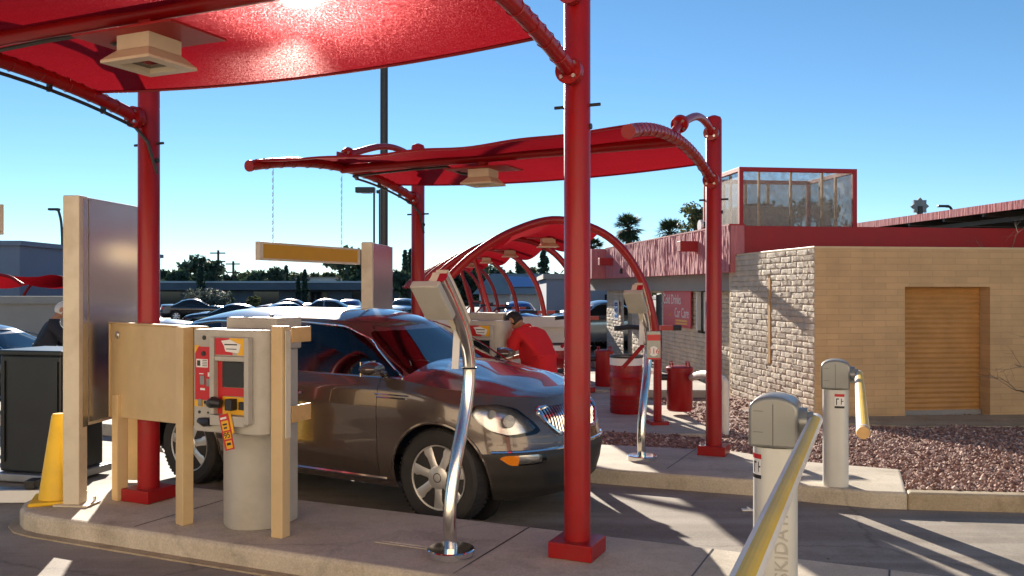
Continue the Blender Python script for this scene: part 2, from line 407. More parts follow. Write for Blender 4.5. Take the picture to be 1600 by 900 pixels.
M['lane'] = concrete('lane_pavement', (0.37, 0.325, 0.27))
M['island'] = concrete('island_concrete', (0.61, 0.535, 0.42), stain=(0.75, 0.35))
M['kerb'] = concrete('kerb_concrete', (0.46, 0.37, 0.25), stain=(0.9, 0.2))
M['walk'] = concrete('pale_concrete', (0.50, 0.46, 0.40), stain=(0.4, 0.2))
M['asphalt'] = concrete('parking_asphalt', (0.06, 0.06, 0.062))

def gravel_mat(name, cols):
    m, t, b = nodes(name); L = t.links.new
    tc = t.nodes.new('ShaderNodeTexCoord'); oi = N(t, 'ShaderNodeTexVoronoi', Scale=34.0); L(tc.outputs['Object'], oi.inputs[0])
    sp = N(t, 'ShaderNodeSeparateColor'); L(oi.outputs['Color'], sp.inputs[0])
    r = ramp(t, sp.outputs[0], cols); L(r.outputs[0], b.inputs['Base Color'])
    b.inputs['Roughness'].default_value = 0.9
    iv = ramp(t, oi.outputs['Distance'], [(0.0, (1,)*3), (0.8, (0,)*3)])
    bp = N(t, 'ShaderNodeBump', Strength=1.0, Distance=0.03); L(iv.outputs[0], bp.inputs['Height']); L(bp.outputs[0], b.inputs['Normal'])
    return m
GR = [(0.0, (0.17, 0.085, 0.06)), (0.35, (0.28, 0.15, 0.11)), (0.7, (0.40, 0.24, 0.185)), (1.0, (0.58, 0.44, 0.37))]
M['gravel'] = gravel_mat('red_gravel', GR)
def pebble_mat():
    m, t, b = nodes('gravel_stones'); g = N(t, 'ShaderNodeNewGeometry')
    r = ramp(t, g.outputs['Random Per Island'], GR); t.links.new(r.outputs[0], b.inputs['Base Color']); b.inputs['Roughness'].default_value = 0.85; return m
M['stone'] = pebble_mat()

def cmu(name, c, bw, bh, mort, bump=0.25):
    m, t, b = nodes(name); L = t.links.new
    tc = t.nodes.new('ShaderNodeTexCoord'); sx = N(t, 'ShaderNodeSeparateXYZ'); L(tc.outputs['Object'], sx.inputs[0])
    cx = N(t, 'ShaderNodeCombineXYZ'); L(sx.outputs[0], cx.inputs[0]); L(sx.outputs[2], cx.inputs[1])
    br = N(t, 'ShaderNodeTexBrick'); L(cx.outputs[0], br.inputs[0])
    br.inputs['Scale'].default_value = 1.0; br.inputs['Brick Width'].default_value = bw; br.inputs['Row Height'].default_value = bh
    br.inputs['Mortar Size'].default_value = 0.006; br.inputs['Mortar Smooth'].default_value = 0.6
    br.inputs['Color1'].default_value = (*c, 1); br.inputs['Color2'].default_value = (*[x*0.90 for x in c], 1); br.inputs['Mortar'].default_value = (*[x*mort for x in c], 1)
    n = N(t, 'ShaderNodeTexNoise', Scale=2.0, Detail=7.0); L(tc.outputs['Object'], n.inputs[0])
    r = ramp(t, n.outputs[0], [(0.3, (0.86,)*3), (0.7, (1.06,)*3)])
    mx = t.nodes.new('ShaderNodeMix'); mx.data_type = 'RGBA'; mx.blend_type = 'MULTIPLY'; mx.inputs[0].default_value = 1; L(br.outputs[0], mx.inputs[6]); L(r.outputs[0], mx.inputs[7])
    L(mx.outputs[2], b.inputs['Base Color']); b.inputs['Roughness'].default_value = 0.8
    bp = N(t, 'ShaderNodeBump', Strength=bump, Distance=0.012); bp.invert = True; L(br.outputs[1], bp.inputs['Height'])
    n2 = N(t, 'ShaderNodeTexNoise', Scale=60.0, Detail=4.0); L(tc.outputs['Object'], n2.inputs[0])
    bp2 = N(t, 'ShaderNodeBump', Strength=0.2, Distance=0.01); L(n2.outputs[0], bp2.inputs['Height']); L(bp.outputs[0], bp2.inputs['Normal'])
    L(bp2.outputs[0], b.inputs['Normal']); return m
M['tanblock'] = cmu('tan_painted_block', (0.63, 0.41, 0.205), 0.40, 0.1, 0.80, 0.45)
M['rock'] = mat('split_face_block', (0.58, 0.485, 0.365), 0.85, 0, 0.18, 5, 0.5, 45)
M['streak'] = mat('textured_red_stucco', (0.50, 0.155, 0.165), 0.85, 0, 0.16, 3.0, 0.9, 5, stretch=(3.5, 3.5, 0.5), dirt=(0.58, 0.22, 0.22), dscale=4)

def mesh_screen(name):
    m, t, b = nodes(name); L = t.links.new
    b.inputs['Base Color'].default_value = (0.30, 0.27, 0.22, 1); b.inputs['Roughness'].default_value = 0.6
    tr = N(t, 'ShaderNodeBsdfTransparent'); n = N(t, 'ShaderNodeTexNoise', Scale=9.0, Detail=3.0)
    tc = t.nodes.new('ShaderNodeTexCoord'); L(tc.outputs['Object'], n.inputs[0])
    r = ramp(t, n.outputs[0], [(0.3, (0.28,)*3), (0.7, (0.52,)*3)])
    mx = t.nodes.new('ShaderNodeMixShader'); L(r.outputs[0], mx.inputs[0]); L(tr.outputs[0], mx.inputs[1]); L(b.outputs[0], mx.inputs[2])
    L(mx.outputs[0], t.nodes['Material Output'].inputs[0]); return m
M['screenmesh'] = mesh_screen('woven_wire_screen')

def leaf(name, c):
    m, t, b = nodes(name); g = N(t, 'ShaderNodeNewGeometry')
    r = ramp(t, g.outputs['Random Per Island'], [(0.0, [x*0.55 for x in c]), (0.6, c), (1.0, [x*1.6 for x in c])])
    t.links.new(r.outputs[0], b.inputs['Base Color']); b.inputs['Roughness'].default_value = 0.7
    tl = N(t, 'ShaderNodeBsdfTranslucent'); t.links.new(r.outputs[0], tl.inputs[0])
    mx = t.nodes.new('ShaderNodeMixShader'); mx.inputs[0].default_value = 0.25
    t.links.new(b.outputs[0], mx.inputs[1]); t.links.new(tl.outputs[0], mx.inputs[2]); t.links.new(mx.outputs[0], t.nodes['Material Output'].inputs[0]); return m
M['leaf_dark'] = leaf('dark_foliage', (0.045, 0.075, 0.04))
M['leaf_olive'] = leaf('olive_foliage', (0.11, 0.12, 0.045))
M['leaf_cyp'] = leaf('cypress_foliage', (0.025, 0.05, 0.03))
M['leaf_palm'] = leaf('palm_frond', (0.06, 0.085, 0.035))
M['leaf_grey'] = leaf('grey_green_shrub', (0.10, 0.12, 0.10))
# ------------------------------------------------------------------ ground, islands, kerbs, gravel
def G(x, y): return gz(x, y)
b = MB()
vb = [-60, 5.5, 20.0, 60, 2500]
def gp(u, v): p = W(u, v); p.z = gz(p.x, p.y); return p
for i in range(4):
    b.add([gp(-2500, vb[i]), gp(2500, vb[i]), gp(2500, vb[i+1]), gp(-2500, vb[i+1])], [(0, 1, 2, 3)])
tag(b.build('ground', M['lane'], smooth=0, weld=True), kind='structure')
b = MB()
pk = [(-75, 34), (40, 34), (75, 108), (-90, 108)]
b.add([(x, y, gz(x, y)+0.005) for x, y in pk], [(0, 1, 2, 3)])
tag(b.build('parking_lot', M['asphalt'], smooth=0), kind='structure')
b = MB()
for i in range(9):                                              # painted stall lines
    x = -26+i*4.2
    b.add([(x, 42, gz(x, 42)+0.009), (x+0.12, 42, gz(x, 42)+0.009), (x-1.0, 50, gz(x, 50)+0.009), (x-1.12, 50, gz(x, 50)+0.009)], [(0, 1, 2, 3)])
tag(b.build('parking_line', M['white'], smooth=0), kind='structure')

def arc(cx, cy, rx, ry, a0, a1, n=8):
    return [(cx+rx*cos(radians(lerp(a0, a1, i/n))), cy+ry*sin(radians(lerp(a0, a1, i/n)))) for i in range(n+1)]
def toW(pts): return [tuple(W(u, v)[:2]) for u, v in pts]
IH = 0.15
near = [(0.6, 4.78), (0.85, 5.05), (0.85, 5.8), (0.6, 6.08)] + arc(-6.15, 5.43, 0.62, 0.65, 90, 270, 10)
b = MB().prism(toW(near), lambda x, y: gz(x, y)-0.1, lambda x, y: gz(x, y)+IH)
tag(b.build('near_island_kerb', M['island'], smooth=0, bevel=0.035, seg=3), kind='structure')
# thin gutter lip along the kerb foot
lip = [(u*1.0, v) for u, v in ([(0.6, 4.70), (-6.15, 4.70)] + arc(-6.15, 5.43, 0.70, 0.73, 270, 90, 10) + arc(-6.15, 5.43, 0.62, 0.65, 90, 270, 10) + [(-6.15, 4.78), (0.6, 4.78)])]
b = MB().prism(toW(lip), lambda x, y: gz(x, y)-0.02, lambda x, y: gz(x, y)+0.012)
tag(b.build('gutter_lip', M['kerb'], smooth=0), kind='structure')
F = [tuple(W(-12, 8.62)[:2]), tuple(W(-7, 8.60)[:2]), tuple(W(-4.2, 8.55)[:2]), (0.784, 8.93), (1.55, 8.64), (2.306, 8.37), (2.75, 8.10), (3.2, 7.90), (3.50, 7.85)]
back = [(3.93, 8.97), (3.05, 9.42), (2.47, 10.06), (0.98, 10.45), tuple(W(-4, 10.9)[:2]), tuple(W(-12, 10.9)[:2])]
b = MB().prism(F+back, lambda x, y: gz(x, y)-0.1, lambda x, y: gz(x, y)+IH)
tag(b.build('far_island_kerb', M['island'], smooth=0, bevel=0.03, seg=3), kind='structure')
KF = [(3.50, 7.85), (4.48, 7.76), (6.5, 7.58), (11, 7.2)]
b = MB().prism(KF+[(11, 7.38), (6.5, 7.76), (4.48, 7.93), (3.56, 8.02)], lambda x, y: gz(x, y)-0.1, lambda x, y: gz(x, y)+IH)
tag(b.build('roadside_kerb', M['kerb'], smooth=0, bevel=0.03, seg=3), kind='structure')
gp_poly = [(0.98, 10.45), (2.47, 10.06), (3.05, 9.42), (3.93, 8.97), (3.57, 8.02), (4.48, 7.93), (6.5, 7.76), (11, 7.38), (11, 15.4), (4.75, 14.5), (4.3, 18), (3.3, 26), (2.9, 28), (1.6, 28), (2.6, 20.6), (4.0, 20.6), (4.0, 16.9), (2.6, 16.9), (2.7, 14.4), (2.7, 11.6), (1.0, 11.6)]
def gb(x, y):
    k = max(0.0, min(1.0, (y-9.2)/4.3)); return gz(x, y) + 0.135 - 0.125*k*k*(3-2*k)*(1 if x > 2.5 else max(0.0, min(1.0, (x-1.2)/1.3))) + 0.022*mnoise.noise(Vector((x*1.3, y*1.3, 2)))
from mathutils import noise as mnoise
cells = []; st_ = 0.28
for i in range(int(11/st_)):
    for k in range(int(21.2/st_)):
        x0, y0 = 0.9+i*st_, 7.3+k*st_
        cells.append([Vector((x0, y0, 0)), Vector((x0+st_, y0, 0)), Vector((x0+st_, y0+st_, 0)), Vector((x0, y0+st_, 0))])
f_ = sgn_poly(gp_poly); cells, _ = clip(cells, lambda p: f_(p.x, p.y))
b = fmb([[Vector((p.x, p.y, gb(p.x, p.y))) for p in c] for c in cells])
tag(b.build('gravel_bed', M['gravel'], smooth=60, weld=True), kind='structure')
def inpoly(x, y, poly):
    c = False; n = len(poly)
    for i in range(n):
        x1, y1 = poly[i]; x2, y2 = poly[i-1]
        if (y1 > y) != (y2 > y) and x < (x2-x1)*(y-y1)/(y2-y1)+x1: c = not c
    return c
b = MB(); rnd = random.Random(3); cnt = 0
for k in range(90000):
    y = 7.4/(1-rnd.random()*0.72); x = rnd.uniform(0.06, 0.66)*y
    if not inpoly(x, y, gp_poly): continue
    r = rnd.choice([rnd.uniform(0.006, 0.014), rnd.uniform(0.010, 0.022), rnd.uniform(0.014, 0.034)]); z = gb(x, y)+r*0.2
    ax = [r*rnd.uniform(0.7, 1.3) for _ in range(3)]; a = rnd.uniform(0, pi); ca, sa = cos(a), sin(a)
    vs = [(ca*p*ax[0]-sa*q*ax[1]+x, sa*p*ax[0]+ca*q*ax[1]+y, t*ax[2]*0.8+z) for p, q, t in ((1, 0.1, 0), (0.1, 1, 0.2), (-1, -0.1, 0.1), (-0.1, -1, 0), (0, 0.1, 1), (0.1, 0, -0.8))]
    b.add(vs, [(0, 1, 4), (1, 2, 4), (2, 3, 4), (3, 0, 4), (1, 0, 5), (2, 1, 5), (3, 2, 5), (0, 3, 5)]); cnt += 1
    if cnt >= 20000: break
st = b.build('gravel_stones', M['stone'], smooth=0, recalc=False)
tag(st, 'loose reddish brown gravel stones covering the bed beside the shed', 'gravel', kind='stuff')
# concrete pads and walk
b = MB().prism([(2.6, 16.9), (4.0, 16.9), (4.0, 20.6), (2.6, 20.6), (0.4, 20.6), (0.9, 16.9)], lambda x, y: gz(x, y)-0.05, lambda x, y: gz(x, y)+0.16)
tag(b.build('walkway', M['walk'], smooth=0, bevel=0.02), kind='structure')
b = MB().prism([(-1.6, 11.6), (2.7, 11.6), (2.7, 14.4), (2.2, 16.9), (-2.4, 16.9)], lambda x, y: gz(x, y)-0.05, lambda x, y: gz(x, y)+0.11)
tag(b.build('vacuum_pad', M['island'], smooth=0, bevel=0.02), kind='structure')
b = MB().prism([(3.55, 13.92), (9, 14.6), (9, 13.2), (5.9, 12.95), (5.0, 13.3)], lambda x, y: gz(x, y)-0.05, lambda x, y: gz(x, y)+0.036)
tag(b.build('door_apron', M['kerb'], smooth=0), kind='structure')
# control joints in the island slabs
b = MB()
for u in (-5.2, -2.55, -1.2, -0.1):
    q = [W(u-0.006, 4.84), W(u+0.006, 4.84), W(u+0.006, 6.04), W(u-0.006, 6.04)]
    b.add([(p.x, p.y, gz(p.x, p.y)+IH+0.0025) for p in q], [(0, 1, 2, 3)])
for u in (-5.5, -4.0, -2.2, -1.0):
    q = [W(u-0.006, 8.75), W(u+0.006, 8.75), W(u+0.006, 10.3), W(u-0.006, 10.3)]
    b.add([(p.x, p.y, gz(p.x, p.y)+IH+0.004) for p in q], [(0, 1, 2, 3)])
tag(b.build('island_joint', M['darkmetal'], smooth=0), kind='structure')
# square access cover in the near island
o = MB(); c = W(-3.05, 5.38); 
o.box((0, 0, 0), (0.62, 0.34, 0.006)); o.box((0, 0, 0.003), (0.54, 0.27, 0.006))
tag(o.build('access_cover', M['island'], smooth=0, bevel=0.004, loc=None), 'flush rectangular concrete access cover between the pay station and the curved pole', 'cover')
bpy.data.objects['access_cover'].location = (c.x, c.y, gz(c.x, c.y)+IH+0.004); bpy.data.objects['access_cover'].rotation_euler = (0, 0, LANE)

# ------------------------------------------------------------------ buildings on the right
BR = atan2(0.134, 0.991)
from mathutils import noise as mnoise
def rock_wall(mb, y0, y1, z0, z1, holes=(), bw=0.40, bh=0.1, x=0.0, seed=0, nx=12, nz=5):
    r = random.Random(seed); nr = int(math.ceil((z1-z0)/bh))
    for k in range(nr):
        za = z0+k*bh; zb = min(za+bh, z1); off = -(k % 2)*bw/2; yy = y0+off
        while yy < y1-0.01:
            a = max(yy, y0); e = min(yy+bw, y1); yy += bw
            if any(a < h[1]-0.01 and e > h[0]+0.01 and za < h[3]-0.01 and zb > h[2]+0.01 for h in holes):
                a2 = [(a, e)]
                for h in holes:
                    if za < h[3]-0.01 and zb > h[2]+0.01:
                        nw = []
                        for p, q in a2:
                            if q <= h[0] or p >= h[1]: nw.append((p, q)); continue
                            if p < h[0]-0.02: nw.append((p, h[0]))
                            if q > h[1]+0.02: nw.append((h[1], q))
                        a2 = nw
            else: a2 = [(a, e)]
            for p, q in a2:
                base = r.uniform(0.010, 0.015); sd = r.uniform(0, 100); tilt = r.uniform(-0.005, 0.005)
                kx = [0, 0.025] + [0.025+0.95*i/(nx-2) for i in range(1, nx-2)] + [0.975, 1]; kz = [0, 0.09] + [0.09+0.82*i/(nz-2) for i in range(1, nz-2)] + [0.91, 1]
                def fn(u, w, p=p, q=q):
                    i = int(round(u*nx)); j = int(round(w*nz)); ed = i in (0, nx) or j in (0, nz); yv = lerp(p, q, kx[i]); zv = lerp(za, zb, kz[j])
                    d = base + 0.006*mnoise.noise(Vector((yv*9+sd, zv*11, sd))) + 0.006*mnoise.noise(Vector((yv*27+sd, zv*33, sd))) + tilt*(kz[j]-0.5)*2
                    return Vector((x - (max(0.004, d) if not ed else -0.003), yv, zv))
                mb.grid(lambda u, w: fn(u, w), nx, nz)
# --- shed
sh = thing('storage_shed', 'tan block storage shed with a brown roll up door and rough split face side wall', 'shed', (4.78, 14.0, 0), BR)
ST = 2.546; b = MB()
b.bb((0.0, 0.0, -0.5), (1.526, 0.28, ST)); b.bb((3.01, 0.0, -0.5), (7.5, 0.28, ST)); b.bb((1.526, 0.0, 1.94), (3.01, 0.28, ST))
b.build('front_wall', M['tanblock'], sh, smooth=0)
b = MB(); rock_wall(b, 0.0, 3.5, -0.45, ST, holes=[(1.62, 1.74, 0.6, 2.1)], seed=4)
b.build('side_wall', M['rock'], sh, smooth=60)
b = MB().bb((0.006, 0.284, -0.5), (0.2, 3.6, ST-0.01)); b.build('wall_core', M['tan'], sh, smooth=0); b = MB().bb((7.3, 0.284, -0.5), (7.5, 3.6, ST-0.01)); b.build('wall_core', M['tan'], sh, smooth=0)
b = MB().bb((-0.01, 0.0, ST), (7.5, 3.2, ST+0.035)); b.build('roof', M['tan'], sh, smooth=0, bevel=0.006)
b = MB().bb((-0.02, 1.635, 0.6), (0.004, 1.725, 2.1)); b.build('wall_slot', M['orange'], sh, smooth=0)
rd = MB(); n = 100
rd.grid(lambda u, w: Vector((lerp(1.53, 3.0, u), 0.25+0.012*(abs(((w*26) % 1)-0.5)*4-1), lerp(-0.14, 1.97, w))), 1, 26*8)
rdo = rd.build('roll_up_door', M['tanwood'], sh, smooth=25)
MB().bb((1.53, 0.20, -0.16), (3.0, 0.235, -0.075)).build('bottom_bar', M['stucco'], rdo, smooth=0, bevel=0.006)
# --- main building
C0 = (4.24, 17.2)
mbd = thing('wash_building', 'long low wash building with textured dark red fascia, grey header and rough block wall', 'building', (*C0, 0), BR)
FT, FB = 3.14, 2.23
b = MB().bb((0.0, 0.05, FB+0.005), (10, 0.35, FT)); b.build('front_fascia', M['redwall'], mbd, smooth=0, bevel=0.006)
b = MB()
def fas(u, w):
    y = lerp(0.0, 10.1, u); z = lerp(FB, FT, w)
    d = 0.018*mnoise.noise(Vector((y*9, z*1.1, 3.3))) + 0.012*mnoise.noise(Vector((y*23, z*3.0, 8)))
    return Vector((-0.02-abs(d)*1.2, y, z))
b.grid(fas, 420, 24)
b.bb((-0.005, 0.0, FB), (0.28, 10.1, FT)); b.bb((-0.45, 10.1, FB), (0.28, 14.0, FT))
b.build('side_fascia', M['streak'], mbd, smooth=50)
b = MB().bb((-0.03, 0.0, FT), (0.3, 10.1, FT+0.03)); b.build('fascia_cap', M['redwall'], mbd, smooth=0)
b = MB().bb((0.28, 0.36, FB+0.02), (10, 14, FB+0.7)); b.build('roof', M['stucco'], mbd, smooth=0)
b = MB().bb((0.30, 0.35, 1.86), (0.6, 14, FB)); b.build('header', M['stucco'], mbd, smooth=0)
doors = [(6.0, 6.95, -0.3, 1.75), (8.9, 9.9, -0.3, 1.7), (2.75, 3.3, 0.95, 1.84)]
b = MB(); rock_wall(b, 0.4, 12.0, -0.4, 1.86, holes=doors, x=0.5, seed=9, nx=7, nz=4)
b.bb((0.505, 3.6, -0.4), (0.7, 5.9, 1.85)); b.build('side_wall', M['rock'], mbd, smooth=60)
b = MB().bb((0.62, 6.0, -0.3), (0.66, 6.95, 1.75)); b.build('door', M['black'], mbd, smooth=0)
tag(b.build('door', M['door_tan'], mbd, smooth=0), 'tan steel door')
o = bpy.data.objects['door.001']; o.location = (0, 2.92, -0.03)
w_ = MB().bb((0.58, 2.78, 0.98), (0.61, 3.27, 1.82)).build('window', M['darkglass'], mbd, smooth=0)
fr = MB()
for a in ((2.75, 2.80), (3.25, 3.30)): fr.bb((0.47, a[0], 0.95), (0.57, a[1], 1.84))
fr.build('frame', M['white'], w_, smooth=0)
for yv, zv in ((1.88, 2.82), (9.3, 2.72)):
    MB().bb((-0.42, yv-0.11, zv-0.11), (0.0, yv+0.11, zv+0.11)).build('beam_end', M['redwall'], mbd, smooth=0, bevel=0.008)
v = MB().lathe([(0.16, 0), (0.18, 0.08), (0.12, 0.2), (0.02, 0.24)], (0.35, 2.25, FT+0.03), 14).build('roof_vent', M['black'], mbd)
MB().lathe([(0.13, -0.03), (0.13, 0.03)], (0.20, 2.25, FT+0.15), 14, Matrix.Rotation(pi/2, 3, 'Y')).build('vent_cap', M['white'], v)
lm = MB().box((-0.06, 8.05, 2.42), (0.1, 0.08, 0.14)).build('wall_lamp', M['black'], mbd, smooth=0, bevel=0.01)
# signs on the wall
sg = thing('drinks_sign', 'red wall sign with white words Cold Drinks and Car Care', 'sign', (*C0, 0), BR)
MB().bb((0.405, 3.5, 0.98), (0.43, 5.62, 1.90)).build('panel', M['stickred'], sg, smooth=0)
tx = MB()
put_text(tx, 'Cold Drinks', 0.34, frame((0.402, 4.90, 1.64), (0, -1, 0), (0, 0, 1)), 0, 0.82)
put_text(tx, 'Car Care', 0.34, frame((0.402, 4.15, 1.32), (0, -1, 0), (0, 0, 1)), 0, 0.82)
tx.build('lettering', M['white'], sg, smooth=0)
tx = MB(); put_text(tx, 'and', 0.14, frame((0.402, 5.0, 1.28), (0, -1, 0), (0, 0, 1)))
for k in range(2): tx.bb((0.400, 3.75, 1.12-k*0.07), (0.404, 4.6, 1.16-k*0.07))
tx.build('small_lettering', M['stickyel'], sg, smooth=0)
sg = thing('notice_sign', 'small pale blue notice on the rough block wall', 'sign', (*C0, 0), BR)
MB().bb((0.41, 10.2, 0.95), (0.43, 10.75, 1.55)).build('panel', M['white'], sg, smooth=0)
tx = MB(); tx.bb((0.404, 10.3, 1.2), (0.409, 10.65, 1.5)); tx.bb((0.404, 10.3, 1.03), (0.409, 10.65, 1.12)); tx.build('print', M['paint_blue'], sg, smooth=0)
# --- rooftop wire enclosure
en = thing('rooftop_enclosure', 'red framed rooftop cage with woven wire screens above the red fascia', 'enclosure', (4.77, 18.5, 3.0), BR)
EW, ED, EH = 2.52, 2.1, 1.45
b = MB()
for x in (0, EW):
    for y in (0, ED): b.bb((x-0.045, y-0.045, 0), (x+0.045, y+0.045, EH))
for z in (EH-0.05,):
    for y in (0, ED): b.bb((0.045, y-0.04, z-0.04), (EW-0.045, y+0.04, z+0.05))
    for x in (0, EW): b.bb((x-0.04, 0.045, z-0.04), (x+0.04, ED-0.045, z+0.05))
b.build('frame', M['redwall'], en, smooth=0, bevel=0.006)
for x in (0.42, 1.12, 1.82): MB().bb((x-0.022, 0.03, 0), (x+0.022, 0.075, EH-0.09)).build('stud', M['orange'], en, smooth=0)
for x in (0.42, 0.95, 1.5, 2.05): MB().bb((x-0.03, ED-0.08, 0), (x+0.03, ED-0.03, EH-0.09)).build('stud', M['orange'], en, smooth=0)
for y in (0.7, 1.4):
    for x in (0.03, EW-0.08): MB().bb((x, y-0.03, 0), (x+0.05, y+0.03, EH-0.09)).build('stud', M['orange'], en, smooth=0)
for a, e in (((0.03, -0.006, 0), (EW-0.03, 0.0, EH-0.07)), ((0.03, ED, 0), (EW-0.03, ED+0.006, EH-0.07)), ((-0.006, 0.03, 0), (0, ED-0.03, EH-0.07)), ((EW, 0.03, 0), (EW+0.006, ED-0.03, EH-0.07))):
    MB().bb(a, e).build('wire_screen', M['screenmesh'], en, smooth=0)
ac = thing('cooling_unit', 'dark grey rooftop cooling unit inside the wire cage', 'cooling unit', (5.55, 20.2, 3.0), BR)
MB().bb((-0.6, -0.5, -0.05), (0.7, 0.6, 0.75)).build('casing', M['stucco'], ac, smooth=0, bevel=0.02)
MB().lathe([(0.38, 0.75), (0.38, 0.82), (0.1, 0.86)], (0.05, 0.05, 0), 20).build('fan_guard', M['darkmetal'], ac)
dsh = thing('satellite_dish', 'small pale satellite dish beside the rooftop cage', 'dish', (6.75, 19.6, 3.0), BR)
R = Matrix.Rotation(radians(60), 3, 'X') @ Matrix.Rotation(radians(25), 3, 'Y')
MB().lathe([(0.0, 0.0), (0.18, 0.03), (0.3, 0.09), (0.31, 0.10), (0.18, 0.045), (0.0, 0.015)], (0, 0, 0.45), 20, R).build('reflector', M['stucco'], dsh)
MB().cyl((0, 0.02, 0), (0, 0.02, 0.45), 0.02, 8).build('mast', M['darkmetal'], dsh)
# --- sloped roof canopy
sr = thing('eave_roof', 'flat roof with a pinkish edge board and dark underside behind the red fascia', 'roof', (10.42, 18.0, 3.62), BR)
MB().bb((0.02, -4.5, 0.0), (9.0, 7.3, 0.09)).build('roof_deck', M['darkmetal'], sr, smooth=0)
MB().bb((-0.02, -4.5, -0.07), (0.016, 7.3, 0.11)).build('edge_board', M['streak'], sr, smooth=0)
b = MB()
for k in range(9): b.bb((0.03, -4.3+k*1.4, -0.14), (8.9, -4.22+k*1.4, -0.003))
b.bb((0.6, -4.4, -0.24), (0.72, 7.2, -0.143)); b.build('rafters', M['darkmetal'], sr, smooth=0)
for y in (-3.6, 1.5, 6.6): MB().bb((6.0, y-0.06, -3.9), (6.12, y+0.06, -0.143)).build('roof_post', M['darkmetal'], sr, smooth=0)
# sign pole and lamp beyond that roof
sp = thing('pole_sign', 'pale eight pointed sign on a dark pole beyond the flat eave roof', 'sign', P(1437, 470, 46))
base = P(1437, 470, 46)
MB().cyl((0, 0, -1.5), (0, 0, 4.9), 0.16, 10).build('pole', M['darkmetal'], sp)
pts = []
for k in range(16):
    rr = 0.46 if k % 2 == 0 else 0.34; pts.append((rr*cos(2*pi*k/16), rr*sin(2*pi*k/16)))
MB().prism(pts, -0.08, 0.08, Matrix.Rotation(pi/2, 3, 'X'), (0, 0, 4.9)).build('sign_face', M['stucco'], sp, smooth=0)

# ------------------------------------------------------------------ far background
def box_building(name, label, x0, x1, y0, y1, h, wall, trim=None, extra=None, cat='building'):
    t = thing(name, label, cat, ((x0+x1)/2, y0, gz(0, y0)))
    hw = (x1-x0)/2
    MB().bb((-hw, 0, -0.3), (hw, y1-y0, h)).build('wall', wall, t, smooth=0)
    MB().bb((-hw-0.15, -0.15, h), (hw+0.15, y1-y0+0.15, h+0.22)).build('roof', trim or wall, t, smooth=0)
    if extra: extra(t, hw, h)
    return t
def shopf(t, hw, h):
    k = -hw+2
    while k < hw-5:
        f = MB().bb((k, -0.08, 0.2), (k+3.2, -0.02, h*0.62)).build('shop_window', M['darkglass'], t, smooth=0); k += 6.2
    MB().bb((-hw, -2.2, h*0.70), (hw, -0.1, h*0.78)).build('awning', M['farwall'], t, smooth=0)
box_building('shopping_centre', 'long low dark grey shopping centre with a pale roof line beyond the car park', -47, -10, 112, 130, 2.95, M['farwall'], M['farroof'], shopf)
box_building('shopping_centre', 'short dark shop block standing right of the long shopping centre', -9, 4, 116, 130, 2.9, M['farwall'], M['farwall'], shopf)
box_building('warehouse', 'plain pale roofed building behind the shopping centre trees', -40, -22, 150, 170, 4.0, M['whitewall'], M['door_tan'])
def win1(t, hw, h): MB().bb((0.6, -0.06, 0.4), (1.9, -0.02, 1.9)).build('window', M['darkglass'], t, smooth=0)
box_building('blue_building', 'blue grey flat roofed building behind the vacuum arches', 1.55, 5.6, 40, 50, 2.6, M['bluewall'], M['stucco'], win1)
hs = thing('small_house', 'small pale house with a low grey gable roof and a blue tarp', 'house', (0.3, 52, gz(0, 52)))
MB().bb((-2.2, 0, -0.2), (2.6, 6, 1.9)).build('wall', M['whitewall'], hs, smooth=0)
b = MB(); b.add([(-2.6, -0.5, 1.85), (3.0, -0.5, 1.85), (3.0, 3, 3.1), (-1.6, 3, 3.1), (-2.6, 6.4, 1.85), (3.0, 6.4, 1.85)], [(0, 1, 2, 3), (3, 2, 5, 4), (0, 3, 4), (1, 5, 2)])
rf = b.build('roof', M['stucco'], hs, smooth=0)
b = MB(); b.add([(-0.4, 0.5, 2.28), (1.2, 0.5, 2.28), (1.0, 2.2, 2.88), (-0.8, 2.4, 2.96)], [(0, 1, 2, 3)]); b.build('tarp', M['paint_blue'], rf, smooth=0)
b = MB()
for x in (-2.2, -0.4, 1.4): b.bb((x, -0.45, -0.2), (x+0.1, -0.35, 1.85))
b.build('porch_posts', M['white'], hs, smooth=0)
box_building('grey_building', 'tall plain blue grey wall of a building at the left edge', -33, -22.2, 40, 56, 4.1, M['bluewall'], M['bluewall'])
box_building('block_wall', 'low pale block wall in the lane behind the man in red', -2.3, 1.5, 19.2, 19.5, 1.28, M['whitewall'], M['whitewall'], cat='wall')
box_building('block_wall', 'low pale block wall behind the dark car at the left', -15.6, -13.6, 27, 27.3, 1.70, M['stucco'], M['stucco'], cat='wall')

